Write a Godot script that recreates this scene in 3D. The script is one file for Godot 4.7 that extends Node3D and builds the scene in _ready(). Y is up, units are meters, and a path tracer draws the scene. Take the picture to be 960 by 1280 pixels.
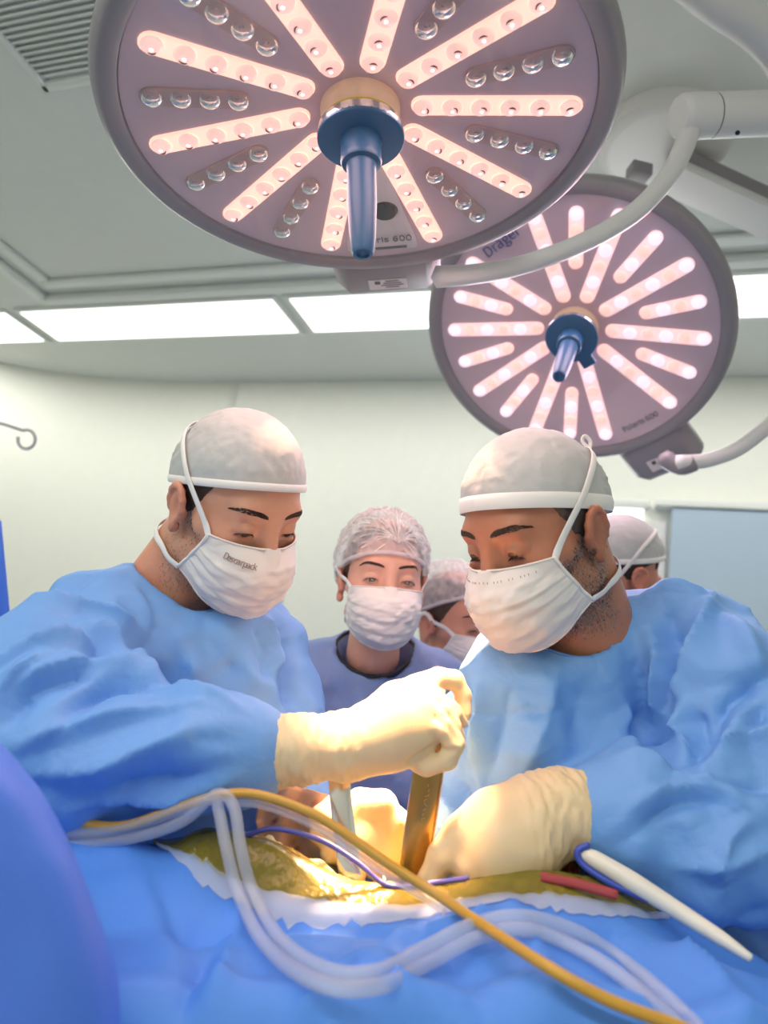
extends Node3D
# An operating room: surgeons under two surgical lamps.
# Camera space helper: P(u, v, d) is the point seen at pixel (u, v) of the 960x1280 frame, d metres along the optical axis.
const FPX := 960.0
var CB: Basis
var CO := Vector3(0, 1.3, 0)
var M := {}
var used := {}
var wound: Vector3
var CEIL := 2.75

func P(u: float, v: float, d: float) -> Vector3:
	return CO + CB * Vector3((u - 480.0) / FPX * d, (640.0 - v) / FPX * d, -d)

func ray(u: float, v: float) -> Vector3:
	return CB * Vector3((u - 480.0) / FPX, (640.0 - v) / FPX, -1.0)

func at_height(u: float, v: float, y: float) -> Vector3:
	var r := ray(u, v)
	return CO + r * ((y - CO.y) / r.y)

func on_plane(u: float, v: float, o: Vector3, n: Vector3) -> Vector3:
	var r := ray(u, v)
	return CO + r * ((o - CO).dot(n) / r.dot(n))

func srgb(r: float, g: float, b: float) -> Color:
	return Color(r / 255.0, g / 255.0, b / 255.0)

func lin(r: float, g: float, b: float) -> Color:
	return srgb(r, g, b).srgb_to_linear()

# ---------------------------------------------------------------- signed distance fields
class Field:
	var n := 0
	var kind := PackedInt32Array()
	var a := PackedVector3Array()
	var ab := PackedVector3Array()
	var inv := PackedFloat32Array()
	var r1 := PackedFloat32Array()
	var r2 := PackedFloat32Array()
	var kk := PackedFloat32Array()
	var xf: Array[Transform3D] = []
	var rad := PackedVector3Array()
	func put(kd: int, p: Vector3, q: Vector3, ra: float, rb: float, k: float, t: Transform3D, rr: Vector3) -> void:
		kind.append(kd); a.append(p); ab.append(q - p)
		var l := (q - p).length_squared()
		inv.append(1.0 / l if l > 1e-12 else 0.0)
		r1.append(ra); r2.append(rb - ra); kk.append(k); xf.append(t); rad.append(rr)
		n += 1
	func cap(p: Vector3, q: Vector3, ra: float, rb: float, k := 0.02) -> void:
		put(0, p, q, ra, rb, k, Transform3D(), Vector3.ONE)
	func cut(p: Vector3, q: Vector3, ra: float, rb: float, k := 0.01) -> void:
		put(1, p, q, ra, rb, k, Transform3D(), Vector3.ONE)
	func ell(c: Vector3, r: Vector3, k := 0.02, b := Basis()) -> void:
		put(2, c, c, 0, 0, k, Transform3D(b, c).affine_inverse(), r)
	func ellcut(c: Vector3, r: Vector3, k := 0.01, b := Basis()) -> void:
		put(3, c, c, 0, 0, k, Transform3D(b, c).affine_inverse(), r)
	func chain(pts: Array, rs: Array, k := 0.01) -> void:
		for i in pts.size() - 1:
			cap(pts[i], pts[i + 1], rs[i], rs[i + 1], k)
	func d(p: Vector3) -> float:
		var res := 10.0
		for i in n:
			var kd := kind[i]
			var v: float
			if kd < 2:
				var pa := p - a[i]
				var t := clampf(pa.dot(ab[i]) * inv[i], 0.0, 1.0)
				v = (pa - ab[i] * t).length() - r1[i] - r2[i] * t
			else:
				var q: Vector3 = xf[i] * p
				var rr := rad[i]
				var s := q / rr
				var k0 := s.length()
				v = k0 * (k0 - 1.0) / maxf((s / rr).length(), 1e-6)
			var k := kk[i]
			if kd == 0 or kd == 2:
				var h := k - absf(res - v)
				res = minf(res, v) - (h * h * 0.25 / k if h > 0.0 else 0.0)
			else:
				v = -v
				var h2 := k - absf(res - v)
				res = maxf(res, v) + (h2 * h2 * 0.25 / k if h2 > 0.0 else 0.0)
		return res
	func grad(p: Vector3) -> Vector3:
		var e := 0.002
		return Vector3(d(p + Vector3(e, 0, 0)) - d(p - Vector3(e, 0, 0)), d(p + Vector3(0, e, 0)) - d(p - Vector3(0, e, 0)), d(p + Vector3(0, 0, e)) - d(p - Vector3(0, 0, e))).normalized()

func snap(f: Field, p: Vector3, off: float) -> Vector3:
	for i in 4:
		p -= f.grad(p) * (f.d(p) - off)
	return p

func cast(f: Field, u: float, v: float, d0 := 0.5) -> Vector3:
	var r := ray(u, v)
	var l := r.length()
	var t := d0
	for i in 60:
		var dd := f.d(CO + r * t)
		if dd < 0.0008:
			break
		t += dd / l * 0.9
		if t > 3.0:
			break
	return CO + r * t

# surface nets; blocks the surface cannot reach are skipped
func nets(f: Callable, lo: Vector3, hi: Vector3, cell: float) -> Array:
	var B := 6
	var bx := int(ceil((hi.x - lo.x) / cell / B))
	var by := int(ceil((hi.y - lo.y) / cell / B))
	var bz := int(ceil((hi.z - lo.z) / cell / B))
	var nx := bx * B + 1
	var ny := by * B + 1
	var nz := bz * B + 1
	var sxy := nx * ny
	var val := PackedFloat32Array()
	val.resize(nx * ny * nz)
	val.fill(1e9)
	var vid := PackedInt32Array()
	vid.resize(nx * ny * nz)
	vid.fill(-1)
	var V := PackedVector3Array()
	var cells := PackedInt32Array()
	var reach := cell * B * 0.5 * 1.75 * 1.25
	var off := [0, 1, nx, nx + 1, sxy, sxy + 1, sxy + nx, sxy + nx + 1]
	var cor := [Vector3(0, 0, 0), Vector3(1, 0, 0), Vector3(0, 1, 0), Vector3(1, 1, 0), Vector3(0, 0, 1), Vector3(1, 0, 1), Vector3(0, 1, 1), Vector3(1, 1, 1)]
	var ed := [0, 1, 0, 2, 0, 4, 1, 3, 1, 5, 2, 3, 2, 6, 3, 7, 4, 5, 4, 6, 5, 7, 6, 7]
	for kz in bz:
		for ky in by:
			for kx in bx:
				var c := lo + Vector3(kx + 0.5, ky + 0.5, kz + 0.5) * (B * cell)
				if absf(f.call(c)) > reach:
					continue
				for z in range(kz * B, kz * B + B + 1):
					for y in range(ky * B, ky * B + B + 1):
						var row := z * sxy + y * nx
						for x in range(kx * B, kx * B + B + 1):
							if val[row + x] > 1e8:
								val[row + x] = f.call(lo + Vector3(x, y, z) * cell)
				for z in range(kz * B, kz * B + B):
					for y in range(ky * B, ky * B + B):
						var row2 := z * sxy + y * nx
						for x in range(kx * B, kx * B + B):
							var id := row2 + x
							var s := 0
							for q in 8:
								if val[id + off[q]] < 0.0:
									s += 1
							if s == 0 or s == 8:
								continue
							var sum := Vector3.ZERO
							var cnt := 0
							for e in 12:
								var i0: int = ed[e * 2]
								var i1: int = ed[e * 2 + 1]
								var v0 := val[id + off[i0]]
								var v1 := val[id + off[i1]]
								if (v0 < 0.0) != (v1 < 0.0):
									var t := v0 / (v0 - v1)
									sum += cor[i0] + (cor[i1] - cor[i0]) * t
									cnt += 1
							vid[id] = V.size()
							cells.append(id)
							V.append(lo + (Vector3(x, y, z) + sum / cnt) * cell)
	var I := PackedInt32Array()
	for id in cells:
		for ax in 3:
			var st: int = [1, nx, sxy][ax]
			var u: int = [nx, sxy, 1][ax]
			var w: int = [sxy, 1, nx][ax]
			if id - u < 0 or id - w < 0 or id - u - w < 0:
				continue
			var s0 := val[id] < 0.0
			if s0 == (val[id + st] < 0.0):
				continue
			var q00 := vid[id - u - w]
			var q10 := vid[id - w]
			var q01 := vid[id - u]
			var q11 := vid[id]
			if q00 < 0 or q10 < 0 or q01 < 0:
				continue
			if s0:
				I.append_array([q00, q11, q10, q00, q01, q11])
			else:
				I.append_array([q00, q10, q11, q00, q11, q01])
	return [V, I]

func normals_of(V: PackedVector3Array, I: PackedInt32Array) -> PackedVector3Array:
	var N := PackedVector3Array()
	N.resize(V.size())
	for t in range(0, I.size(), 3):
		var i := I[t]
		var j := I[t + 1]
		var k := I[t + 2]
		var c := (V[k] - V[i]).cross(V[j] - V[i])
		N[i] += c; N[j] += c; N[k] += c
	for i in N.size():
		N[i] = N[i].normalized()
	return N

# ---------------------------------------------------------------- nodes
func origin_of(o: Node) -> Vector3:
	var s := Vector3.ZERO
	while o != self and o is Node3D:
		s += o.position
		o = o.get_parent()
	return s

func numbered(nm: String) -> String:
	if not used.has(nm):
		used[nm] = 0
		return nm
	used[nm] += 1
	return "%s_%03d" % [nm, used[nm]]

func thing(nm: String, label: String, category: String, base: Vector3, group := "") -> Node3D:
	var o := Node3D.new()
	o.name = numbered(nm)
	add_child(o)
	o.position = base
	o.set_meta("label", label)
	o.set_meta("category", category)
	if group:
		o.set_meta("group", group)
	return o

func structure(o: Node3D, label: String, category: String) -> void:
	o.set_meta("kind", "structure")
	o.set_meta("label", label)
	o.set_meta("category", category)

func node(nm: String, mesh: Mesh, mat: Material, parent: Node) -> MeshInstance3D:
	var o := MeshInstance3D.new()
	o.name = nm
	o.mesh = mesh
	if mat:
		o.material_override = mat
	parent.add_child(o, true)
	return o

# V in world metres; the mesh is stored relative to its parent
func commit(nm: String, VI: Array, mat: Material, parent: Node, C := PackedColorArray()) -> MeshInstance3D:
	var V: PackedVector3Array = VI[0]
	var I: PackedInt32Array = VI[1]
	var o := origin_of(parent)
	var W := PackedVector3Array()
	W.resize(V.size())
	for i in V.size():
		W[i] = V[i] - o
	var arr := []
	arr.resize(Mesh.ARRAY_MAX)
	arr[Mesh.ARRAY_VERTEX] = W
	arr[Mesh.ARRAY_NORMAL] = VI[2] if VI.size() > 2 else normals_of(V, I)
	if C.size():
		arr[Mesh.ARRAY_COLOR] = C
	if VI.size() > 3:
		arr[Mesh.ARRAY_TEX_UV] = VI[3]
	arr[Mesh.ARRAY_INDEX] = I
	var m := ArrayMesh.new()
	m.add_surface_from_arrays(Mesh.PRIMITIVE_TRIANGLES, arr)
	return node(nm, m, mat, parent)

func join(parts: Array) -> Array:
	var V := PackedVector3Array()
	var I := PackedInt32Array()
	for p in parts:
		var o := V.size()
		V.append_array(p[0])
		for i in p[1]:
			I.append(i + o)
	return [V, I]

func moved(VI: Array, t: Transform3D) -> Array:
	var V := PackedVector3Array()
	for v in VI[0]:
		V.append(t * v)
	return [V, VI[1]]

# ---------------------------------------------------------------- swept and lofted shapes
func spline(pts: Array, per: int, closed := false) -> PackedVector3Array:
	var out := PackedVector3Array()
	var n := pts.size()
	for i in (n if closed else n - 1):
		var p0: Vector3 = pts[(i - 1 + n) % n] if closed or i > 0 else pts[0] * 2.0 - pts[1]
		var p1: Vector3 = pts[i]
		var p2: Vector3 = pts[(i + 1) % n]
		var p3: Vector3 = pts[(i + 2) % n] if closed or i < n - 2 else p2 * 2.0 - p1
		for k in per:
			out.append(p1.cubic_interpolate(p2, p0, p3, float(k) / per))
	if not closed:
		out.append(pts[n - 1])
	return out

# closed tube with rounded ends; rs: one radius or a list for pts; sy squashes it along the second axis
func tube(pts: Array, rs: Variant, sides := 10, per := 6, closed := false, squash := 1.0) -> Array:
	var path := spline(pts, per, closed)
	var n := path.size()
	var V := PackedVector3Array()
	var I := PackedInt32Array()
	var ref := Vector3.UP
	var t0 := (path[1] - path[0]).normalized()
	if absf(t0.dot(ref)) > 0.9:
		ref = Vector3.RIGHT
	for i in n:
		var t := (path[(i + 1) % n] - path[(i - 1 + n) % n]) if closed else (path[mini(i + 1, n - 1)] - path[maxi(i - 1, 0)])
		t = t.normalized()
		var x := (ref - t * ref.dot(t)).normalized()
		ref = x
		var y := t.cross(x)
		var r: float
		if rs is Array:
			var f := float(i) / per
			var j := mini(int(f), pts.size() - 2)
			r = lerpf(rs[j], rs[j + 1], f - j)
		else:
			r = rs
		for s in sides:
			var an := TAU * s / sides
			V.append(path[i] + x * (cos(an) * r) + y * (sin(an) * r * squash))
	var rings := n if closed else n - 1
	for i in rings:
		for s in sides:
			var p := i * sides + s
			var q := i * sides + (s + 1) % sides
			var p2 := ((i + 1) % n) * sides + s
			var q2 := ((i + 1) % n) * sides + (s + 1) % sides
			I.append_array([p, p2, q, q, p2, q2])
	if not closed:
		for e in 2:
			var c := V.size()
			var ring := 0 if e == 0 else (n - 1) * sides
			var dirv := (path[0] - path[1]).normalized() if e == 0 else (path[n - 1] - path[n - 2]).normalized()
			V.append(path[0 if e == 0 else n - 1] + dirv * ((rs[0] if e == 0 else rs[-1]) if rs is Array else rs) * 0.5)
			for s in sides:
				if e == 0:
					I.append_array([c, ring + s, ring + (s + 1) % sides])
				else:
					I.append_array([c, ring + (s + 1) % sides, ring + s])
	return [V, I]

# thin solid sheet from a grid of points; rows x cols
func sheet(G: Array, thick: float) -> Array:
	var nr := G.size()
	var nc: int = G[0].size()
	var V := PackedVector3Array()
	var I := PackedInt32Array()
	for r in nr:
		for c in nc:
			V.append(G[r][c])
	for r in nr - 1:
		for c in nc - 1:
			var p := r * nc + c
			I.append_array([p, p + 1, p + nc, p + 1, p + nc + 1, p + nc])
	if thick <= 0.0:
		return [V, I]
	var N := normals_of(V, I)
	var n := V.size()
	for i in n:
		V.append(V[i] - N[i] * thick)
	var m := I.size()
	for t in range(0, m, 3):
		I.append_array([I[t] + n, I[t + 2] + n, I[t + 1] + n])
	var loop := PackedInt32Array()
	for c in nc:
		loop.append(c)
	for r in range(1, nr):
		loop.append(r * nc + nc - 1)
	for c in range(nc - 2, -1, -1):
		loop.append((nr - 1) * nc + c)
	for r in range(nr - 2, 0, -1):
		loop.append(r * nc)
	for i in loop.size():
		var p2 := loop[i]
		var q2 := loop[(i + 1) % loop.size()]
		I.append_array([p2, p2 + n, q2, q2, p2 + n, q2 + n])
	return [V, I]

# finer grid through control rows
func refine(rows: Array, pr: int, pc: int) -> Array:
	var wide := []
	for r in rows:
		wide.append(spline(r, pc))
	var out := []
	var nc: int = wide[0].size()
	for r in (rows.size() - 1) * pr + 1:
		var a := []
		a.resize(nc)
		out.append(a)
	for c in nc:
		var col := []
		for r in wide:
			col.append(r[c])
		var s := spline(col, pr)
		for r in s.size():
			out[r][c] = s[r]
	return out

# flat ribbon along points, nrm the outward direction at each
func ribbon(pts: Array, nrms: Array, width: float, per := 6, thick := 0.0012) -> Array:
	var path := spline(pts, per)
	var G := []
	for e in [-1.0, -0.33, 0.33, 1.0]:
		var row := []
		for i in path.size():
			var t := (path[mini(i + 1, path.size() - 1)] - path[maxi(i - 1, 0)]).normalized()
			var f := float(i) / per
			var j := mini(int(f), pts.size() - 2)
			var nn: Vector3 = nrms[j].lerp(nrms[j + 1], f - j)
			var s := t.cross(nn).normalized()
			row.append(path[i] + s * (e * width * 0.5) + nn.normalized() * (0.0006 * (1.0 - e * e)))
		G.append(row)
	return sheet(G, thick)

# profile of [radius, height] turned round the Z axis of t
func lathe(prof: Array, seg: int, t: Transform3D) -> Array:
	var V := PackedVector3Array()
	var I := PackedInt32Array()
	var n := prof.size()
	for i in seg:
		var an := TAU * i / seg
		for p in prof:
			V.append(t * Vector3(cos(an) * p[0], sin(an) * p[0], p[1]))
	for i in seg:
		for j in n - 1:
			var a := i * n + j
			var b := ((i + 1) % seg) * n + j
			I.append_array([a, a + 1, b, b, a + 1, b + 1])
	return crisp([V, I], 0.72)

# splits vertices where faces meet at a sharp angle, so edges stay crisp
func crisp(VI: Array, limit := 0.7) -> Array:
	var V: PackedVector3Array = VI[0]
	var I: PackedInt32Array = VI[1]
	var fn := PackedVector3Array()
	var at := []
	at.resize(V.size())
	for t in I.size() / 3:
		var c := (V[I[t * 3 + 2]] - V[I[t * 3]]).cross(V[I[t * 3 + 1]] - V[I[t * 3]])
		fn.append(c)
		for k in 3:
			if at[I[t * 3 + k]] == null:
				at[I[t * 3 + k]] = PackedInt32Array()
			at[I[t * 3 + k]].append(t)
	var W := PackedVector3Array()
	var N := PackedVector3Array()
	var J := PackedInt32Array()
	for t in I.size() / 3:
		var me := fn[t].normalized()
		for k in 3:
			var s := Vector3.ZERO
			for o in at[I[t * 3 + k]]:
				if fn[o].normalized().dot(me) > limit:
					s += fn[o]
			J.append(W.size())
			W.append(V[I[t * 3 + k]])
			N.append(s.normalized() if s.length() > 1e-14 else me)
	return [W, J, N]

# bevelled box: half sizes h, bevel b, in the frame t
func box(h: Vector3, b: float, t: Transform3D) -> Array:
	var V := PackedVector3Array()
	var I := PackedInt32Array()
	var pts := PackedVector3Array()
	b = minf(b, minf(h.x, minf(h.y, h.z)) * 0.9)
	for sx in [-1, 1]:
		for sy in [-1, 1]:
			for sz in [-1, 1]:
				pts.append(Vector3(sx * h.x, sy * (h.y - b), sz * (h.z - b)))
				pts.append(Vector3(sx * (h.x - b), sy * h.y, sz * (h.z - b)))
				pts.append(Vector3(sx * (h.x - b), sy * (h.y - b), sz * h.z))
	var c := func(sx: int, sy: int, sz: int, k: int) -> int: return ((sx * 2 + sy) * 2 + sz) * 3 + k
	var quad := func(p: int, q: int, r: int, s: int) -> void:
		var nn := (pts[q] - pts[p]).cross(pts[r] - pts[p])
		if nn.dot(pts[p] + pts[q] + pts[r] + pts[s]) > 0.0:
			I.append_array([p, r, q, p, s, r])
		else:
			I.append_array([p, q, r, p, r, s])
	for s in 2:
		quad.call(c.call(s, 0, 0, 0), c.call(s, 1, 0, 0), c.call(s, 1, 1, 0), c.call(s, 0, 1, 0))
		quad.call(c.call(0, s, 0, 1), c.call(1, s, 0, 1), c.call(1, s, 1, 1), c.call(0, s, 1, 1))
		quad.call(c.call(0, 0, s, 2), c.call(1, 0, s, 2), c.call(1, 1, s, 2), c.call(0, 1, s, 2))
		for r in 2:
			quad.call(c.call(s, r, 0, 0), c.call(s, r, 1, 0), c.call(s, r, 1, 1), c.call(s, r, 0, 1))
			quad.call(c.call(s, 0, r, 0), c.call(s, 1, r, 0), c.call(s, 1, r, 2), c.call(s, 0, r, 2))
			quad.call(c.call(0, s, r, 1), c.call(1, s, r, 1), c.call(1, s, r, 2), c.call(0, s, r, 2))
			for q in 2:
				var p0: int = c.call(s, r, q, 0)
				var nn2 := (pts[p0 + 1] - pts[p0]).cross(pts[p0 + 2] - pts[p0])
				if nn2.dot(pts[p0]) > 0.0:
					I.append_array([p0, p0 + 2, p0 + 1])
				else:
					I.append_array([p0, p0 + 1, p0 + 2])
	for p in pts:
		V.append(t * p)
	return crisp([V, I], 0.5)

func frame_at(o: Vector3, z: Vector3, up := Vector3.UP) -> Transform3D:
	z = z.normalized()
	if absf(z.dot(up)) > 0.98:
		up = Vector3.RIGHT
	var x := up.cross(z).normalized()
	return Transform3D(Basis(x, z.cross(x), z), o)

# ---------------------------------------------------------------- materials
func noise(freq: float, seed_: int, type := FastNoiseLite.TYPE_SIMPLEX_SMOOTH, oct := 3) -> FastNoiseLite:
	var n := FastNoiseLite.new()
	n.seed = seed_
	n.frequency = freq
	n.noise_type = type
	n.fractal_type = FastNoiseLite.FRACTAL_FBM if oct > 1 else FastNoiseLite.FRACTAL_NONE
	n.fractal_octaves = oct
	return n

func noise_tex(freq: float, seed_: int, size := 256, ramp: Array = []) -> NoiseTexture2D:
	var t := NoiseTexture2D.new()
	t.width = size
	t.height = size
	t.seamless = true
	t.noise = noise(freq, seed_)
	if ramp.size():
		var g := Gradient.new()
		g.set_color(0, ramp[0])
		g.set_color(1, ramp[1])
		t.color_ramp = g
	return t

func mat(nm: String, c: Color, rough := 0.6, metal := 0.0) -> StandardMaterial3D:
	var m := StandardMaterial3D.new()
	m.resource_name = nm
	m.albedo_color = c
	m.roughness = rough
	m.metallic = metal
	M[nm] = m
	return m

# fine grain: colour mottling and relief, in the thing's own axes
func grain(m: StandardMaterial3D, scale: float, dark: float, relief: float, freq := 0.05, seed_ := 3) -> void:
	m.uv1_triplanar = true
	m.uv1_scale = Vector3.ONE * scale
	if dark > 0.0:
		m.albedo_texture = noise_tex(freq, seed_, 256, [Color(1.0 - dark, 1.0 - dark, 1.0 - dark), Color.WHITE])
	if relief > 0.0:
		m.heightmap_enabled = true
		m.heightmap_scale = relief
		m.heightmap_texture = noise_tex(freq * 1.6, seed_ + 9)

# soft creases of crumpled non-woven cloth, as relief
func creases(m: StandardMaterial3D, scale: float, relief: float, seed_: int) -> void:
	var t := NoiseTexture2D.new()
	t.width = 512
	t.height = 512
	t.seamless = true
	var n := FastNoiseLite.new()
	n.seed = seed_
	n.noise_type = FastNoiseLite.TYPE_CELLULAR
	n.cellular_return_type = FastNoiseLite.RETURN_DISTANCE2_SUB
	n.cellular_jitter = 1.0
	n.frequency = 0.009
	n.fractal_type = FastNoiseLite.FRACTAL_FBM
	n.fractal_octaves = 2
	n.fractal_gain = 0.35
	n.domain_warp_enabled = true
	n.domain_warp_amplitude = 30.0
	n.domain_warp_frequency = 0.01
	t.noise = n
	m.uv1_triplanar = true
	m.uv1_scale = Vector3.ONE * scale
	m.albedo_texture = null
	m.heightmap_enabled = true
	m.heightmap_scale = relief
	m.heightmap_texture = t

func make_materials() -> void:
	var m := mat("wall_paint", srgb(238, 239, 230), 0.55)
	grain(m, 1.2, 0.012, 0.0)
	m = mat("ceiling_paint", srgb(222, 225, 221), 0.7)
	grain(m, 0.8, 0.012, 0.0)
	m = mat("floor_vinyl", srgb(150, 165, 170), 0.35)
	grain(m, 3.0, 0.12, 0.0)
	mat("trim_paint", srgb(226, 229, 225), 0.5)
	m = mat("panel_glow", srgb(250, 252, 250), 0.6)
	m.emission_enabled = true
	m.emission = Color(1.0, 1.0, 0.98)
	m.emission_energy_multiplier = 2.6
	mat("white_enamel", srgb(226, 224, 224), 0.3)
	m = mat("lamp_shell", srgb(196, 194, 199), 0.32)
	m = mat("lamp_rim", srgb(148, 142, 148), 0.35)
	m = mat("lamp_face", srgb(214, 188, 198), 0.42)
	m = mat("led_on", srgb(255, 214, 190), 0.5)
	m.emission_enabled = true
	m.emission = srgb(255, 202, 182)
	m.emission_energy_multiplier = 1.05
	m = mat("led_on_cool", srgb(255, 225, 225), 0.5)
	m.emission_enabled = true
	m.emission = srgb(250, 208, 204)
	m.emission_energy_multiplier = 0.72
	m = mat("lens_on", srgb(255, 226, 214), 0.12)
	m.emission_enabled = true
	m.emission = srgb(250, 196, 184)
	m.emission_energy_multiplier = 0.72
	m = mat("lens_on_cool", srgb(250, 225, 240), 0.12)
	m.emission_enabled = true
	m.emission = srgb(246, 226, 250)
	m.emission_energy_multiplier = 0.86
	m = mat("led_core", srgb(255, 245, 240), 0.2)
	m.emission_enabled = true
	m.emission = srgb(255, 240, 240)
	m.emission_energy_multiplier = 2.0
	mat("led_holder", srgb(150, 84, 76), 0.4)
	mat("led_off", srgb(196, 164, 162), 0.3)
	m = mat("lens_off", srgb(200, 170, 165), 0.06)
	m.metallic = 0.75
	m = mat("lens_glass", Color(1, 0.97, 0.96, 0.05), 0.02)
	m.transparency = BaseMaterial3D.TRANSPARENCY_ALPHA
	m.refraction_enabled = true
	m.refraction_scale = 0.05
	m = mat("cover_pane", Color(0.97, 0.93, 0.95, 0.04), 0.03)
	m.transparency = BaseMaterial3D.TRANSPARENCY_ALPHA
	mat("hub_cream", srgb(246, 226, 196), 0.3)
	mat("hub_yellow", srgb(214, 208, 84), 0.35)
	mat("hub_steel", srgb(200, 205, 210), 0.25, 0.8)
	mat("handle_blue", srgb(52, 98, 140), 0.38)
	mat("dark_plastic", srgb(38, 36, 40), 0.3)
	mat("black_glass", srgb(14, 12, 14), 0.06)
	mat("print_grey", srgb(92, 84, 92), 0.5)
	mat("print_faint", srgb(158, 134, 128), 0.6)
	mat("print_blue", srgb(48, 66, 140), 0.5)
	mat("label_paper", srgb(230, 216, 216), 0.5)
	m = mat("gown_blue", srgb(112, 166, 232), 0.58)
	creases(m, 2.2, 0.5, 5)
	m = mat("gown_shaded", srgb(118, 144, 196), 0.62)  # same gown cloth as the surgeons wear, its colour dulled to stand for shade
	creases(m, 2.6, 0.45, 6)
	m = mat("scrub_teal", srgb(96, 150, 190), 0.7)
	m = mat("collar_blue", srgb(96, 142, 214), 0.6)
	m = mat("drape_blue", srgb(84, 146, 238), 0.6)
	creases(m, 1.6, 0.7, 7)
	m = mat("screen_blue", srgb(88, 138, 252), 0.55)
	grain(m, 20.0, 0.05, 0.03, 0.06)
	m = mat("mask_fabric", srgb(244, 238, 234), 0.75)
	grain(m, 40.0, 0.04, 0.02, 0.08)
	m.backlight_enabled = true
	m.backlight = Color(0.25, 0.25, 0.25)
	m = mat("tie_fabric", srgb(243, 241, 238), 0.75)
	m = mat("cap_fabric", srgb(192, 194, 193), 0.65)
	creases(m, 5.0, 0.12, 8)
	m = mat("cap_net", Color(0.95, 0.93, 0.94, 0.4), 0.8)
	m.transparency = BaseMaterial3D.TRANSPARENCY_ALPHA
	grain(m, 14.0, 0.0, 0.06, 0.05, 17)
	m = mat("glove_latex", srgb(236, 212, 168), 0.4)
	m.subsurf_scatter_enabled = true
	m.subsurf_scatter_strength = 0.07
	m = mat("skin", Color.WHITE, 0.48)
	m.vertex_color_use_as_albedo = true
	m.subsurf_scatter_enabled = true
	m.subsurf_scatter_strength = 0.12
	mat("eye_white", srgb(215, 200, 192), 0.5)
	mat("iris", srgb(46, 28, 20), 0.5)
	mat("brow_hair", srgb(74, 52, 44), 0.8)
	mat("whisker_white", srgb(206, 198, 190), 0.7)
	mat("lash_dark", srgb(30, 20, 18), 0.8)
	mat("brow_grey", srgb(84, 66, 58), 0.8)
	m = mat("hair_brown", srgb(72, 54, 46), 0.6)
	grain(m, 30.0, 0.35, 0.1, 0.04, 21)
	m = mat("hair_grey", srgb(104, 92, 86), 0.6)
	grain(m, 30.0, 0.35, 0.1, 0.04, 22)
	m = mat("film_olive", srgb(134, 124, 42), 0.25)
	grain(m, 7.0, 0.16, 0.25, 0.02, 31)
	m = mat("film_margin", Color(0.84, 0.89, 0.95, 0.38), 0.4)
	m.transparency = BaseMaterial3D.TRANSPARENCY_ALPHA
	m = mat("gauze", srgb(246, 232, 176), 0.8)
	grain(m, 18.0, 0.1, 0.15, 0.06, 33)
	m = mat("gauze_pink", Color.WHITE, 0.8)
	m.vertex_color_use_as_albedo = true
	m = mat("yellow_tube", srgb(206, 158, 62), 0.3)
	m = mat("clear_tube", Color(0.86, 0.88, 0.92, 0.34), 0.28)
	m.transparency = BaseMaterial3D.TRANSPARENCY_ALPHA
	mat("blue_cable", srgb(82, 84, 168), 0.35)
	mat("white_hose", srgb(232, 230, 216), 0.4)
	mat("edge_blue", srgb(58, 84, 186), 0.4)
	mat("red_tape", srgb(164, 62, 66), 0.55)
	m = mat("brushed_gold", srgb(196, 158, 84), 0.26, 0.95)
	mat("polished_steel", srgb(216, 214, 212), 0.16, 1.0)
	mat("engraved", srgb(196, 170, 120), 0.5, 0.4)
	m = mat("door_glass", srgb(176, 196, 214), 0.25)
	m = mat("window_glow", srgb(250, 252, 252), 0.4)
	m.emission_enabled = true
	m.emission = Color(1, 1, 1)
	m.emission_energy_multiplier = 1.3
	mat("socket_red", srgb(200, 110, 90), 0.4)
	mat("table_steel", srgb(160, 164, 170), 0.3, 0.8)
	mat("mattress_black", srgb(40, 40, 44), 0.6)
	mat("shoe_white", srgb(225, 225, 225), 0.5)
	mat("shirt_dark", srgb(34, 34, 44), 0.8)

func slab(nm: String, lo: Vector3, hi: Vector3, m: Material, parent: Node = self, bevel := 0.002) -> MeshInstance3D:
	return commit(nm, box((hi - lo) * 0.5, bevel, Transform3D(Basis(), (lo + hi) * 0.5)), m, parent)

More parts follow.
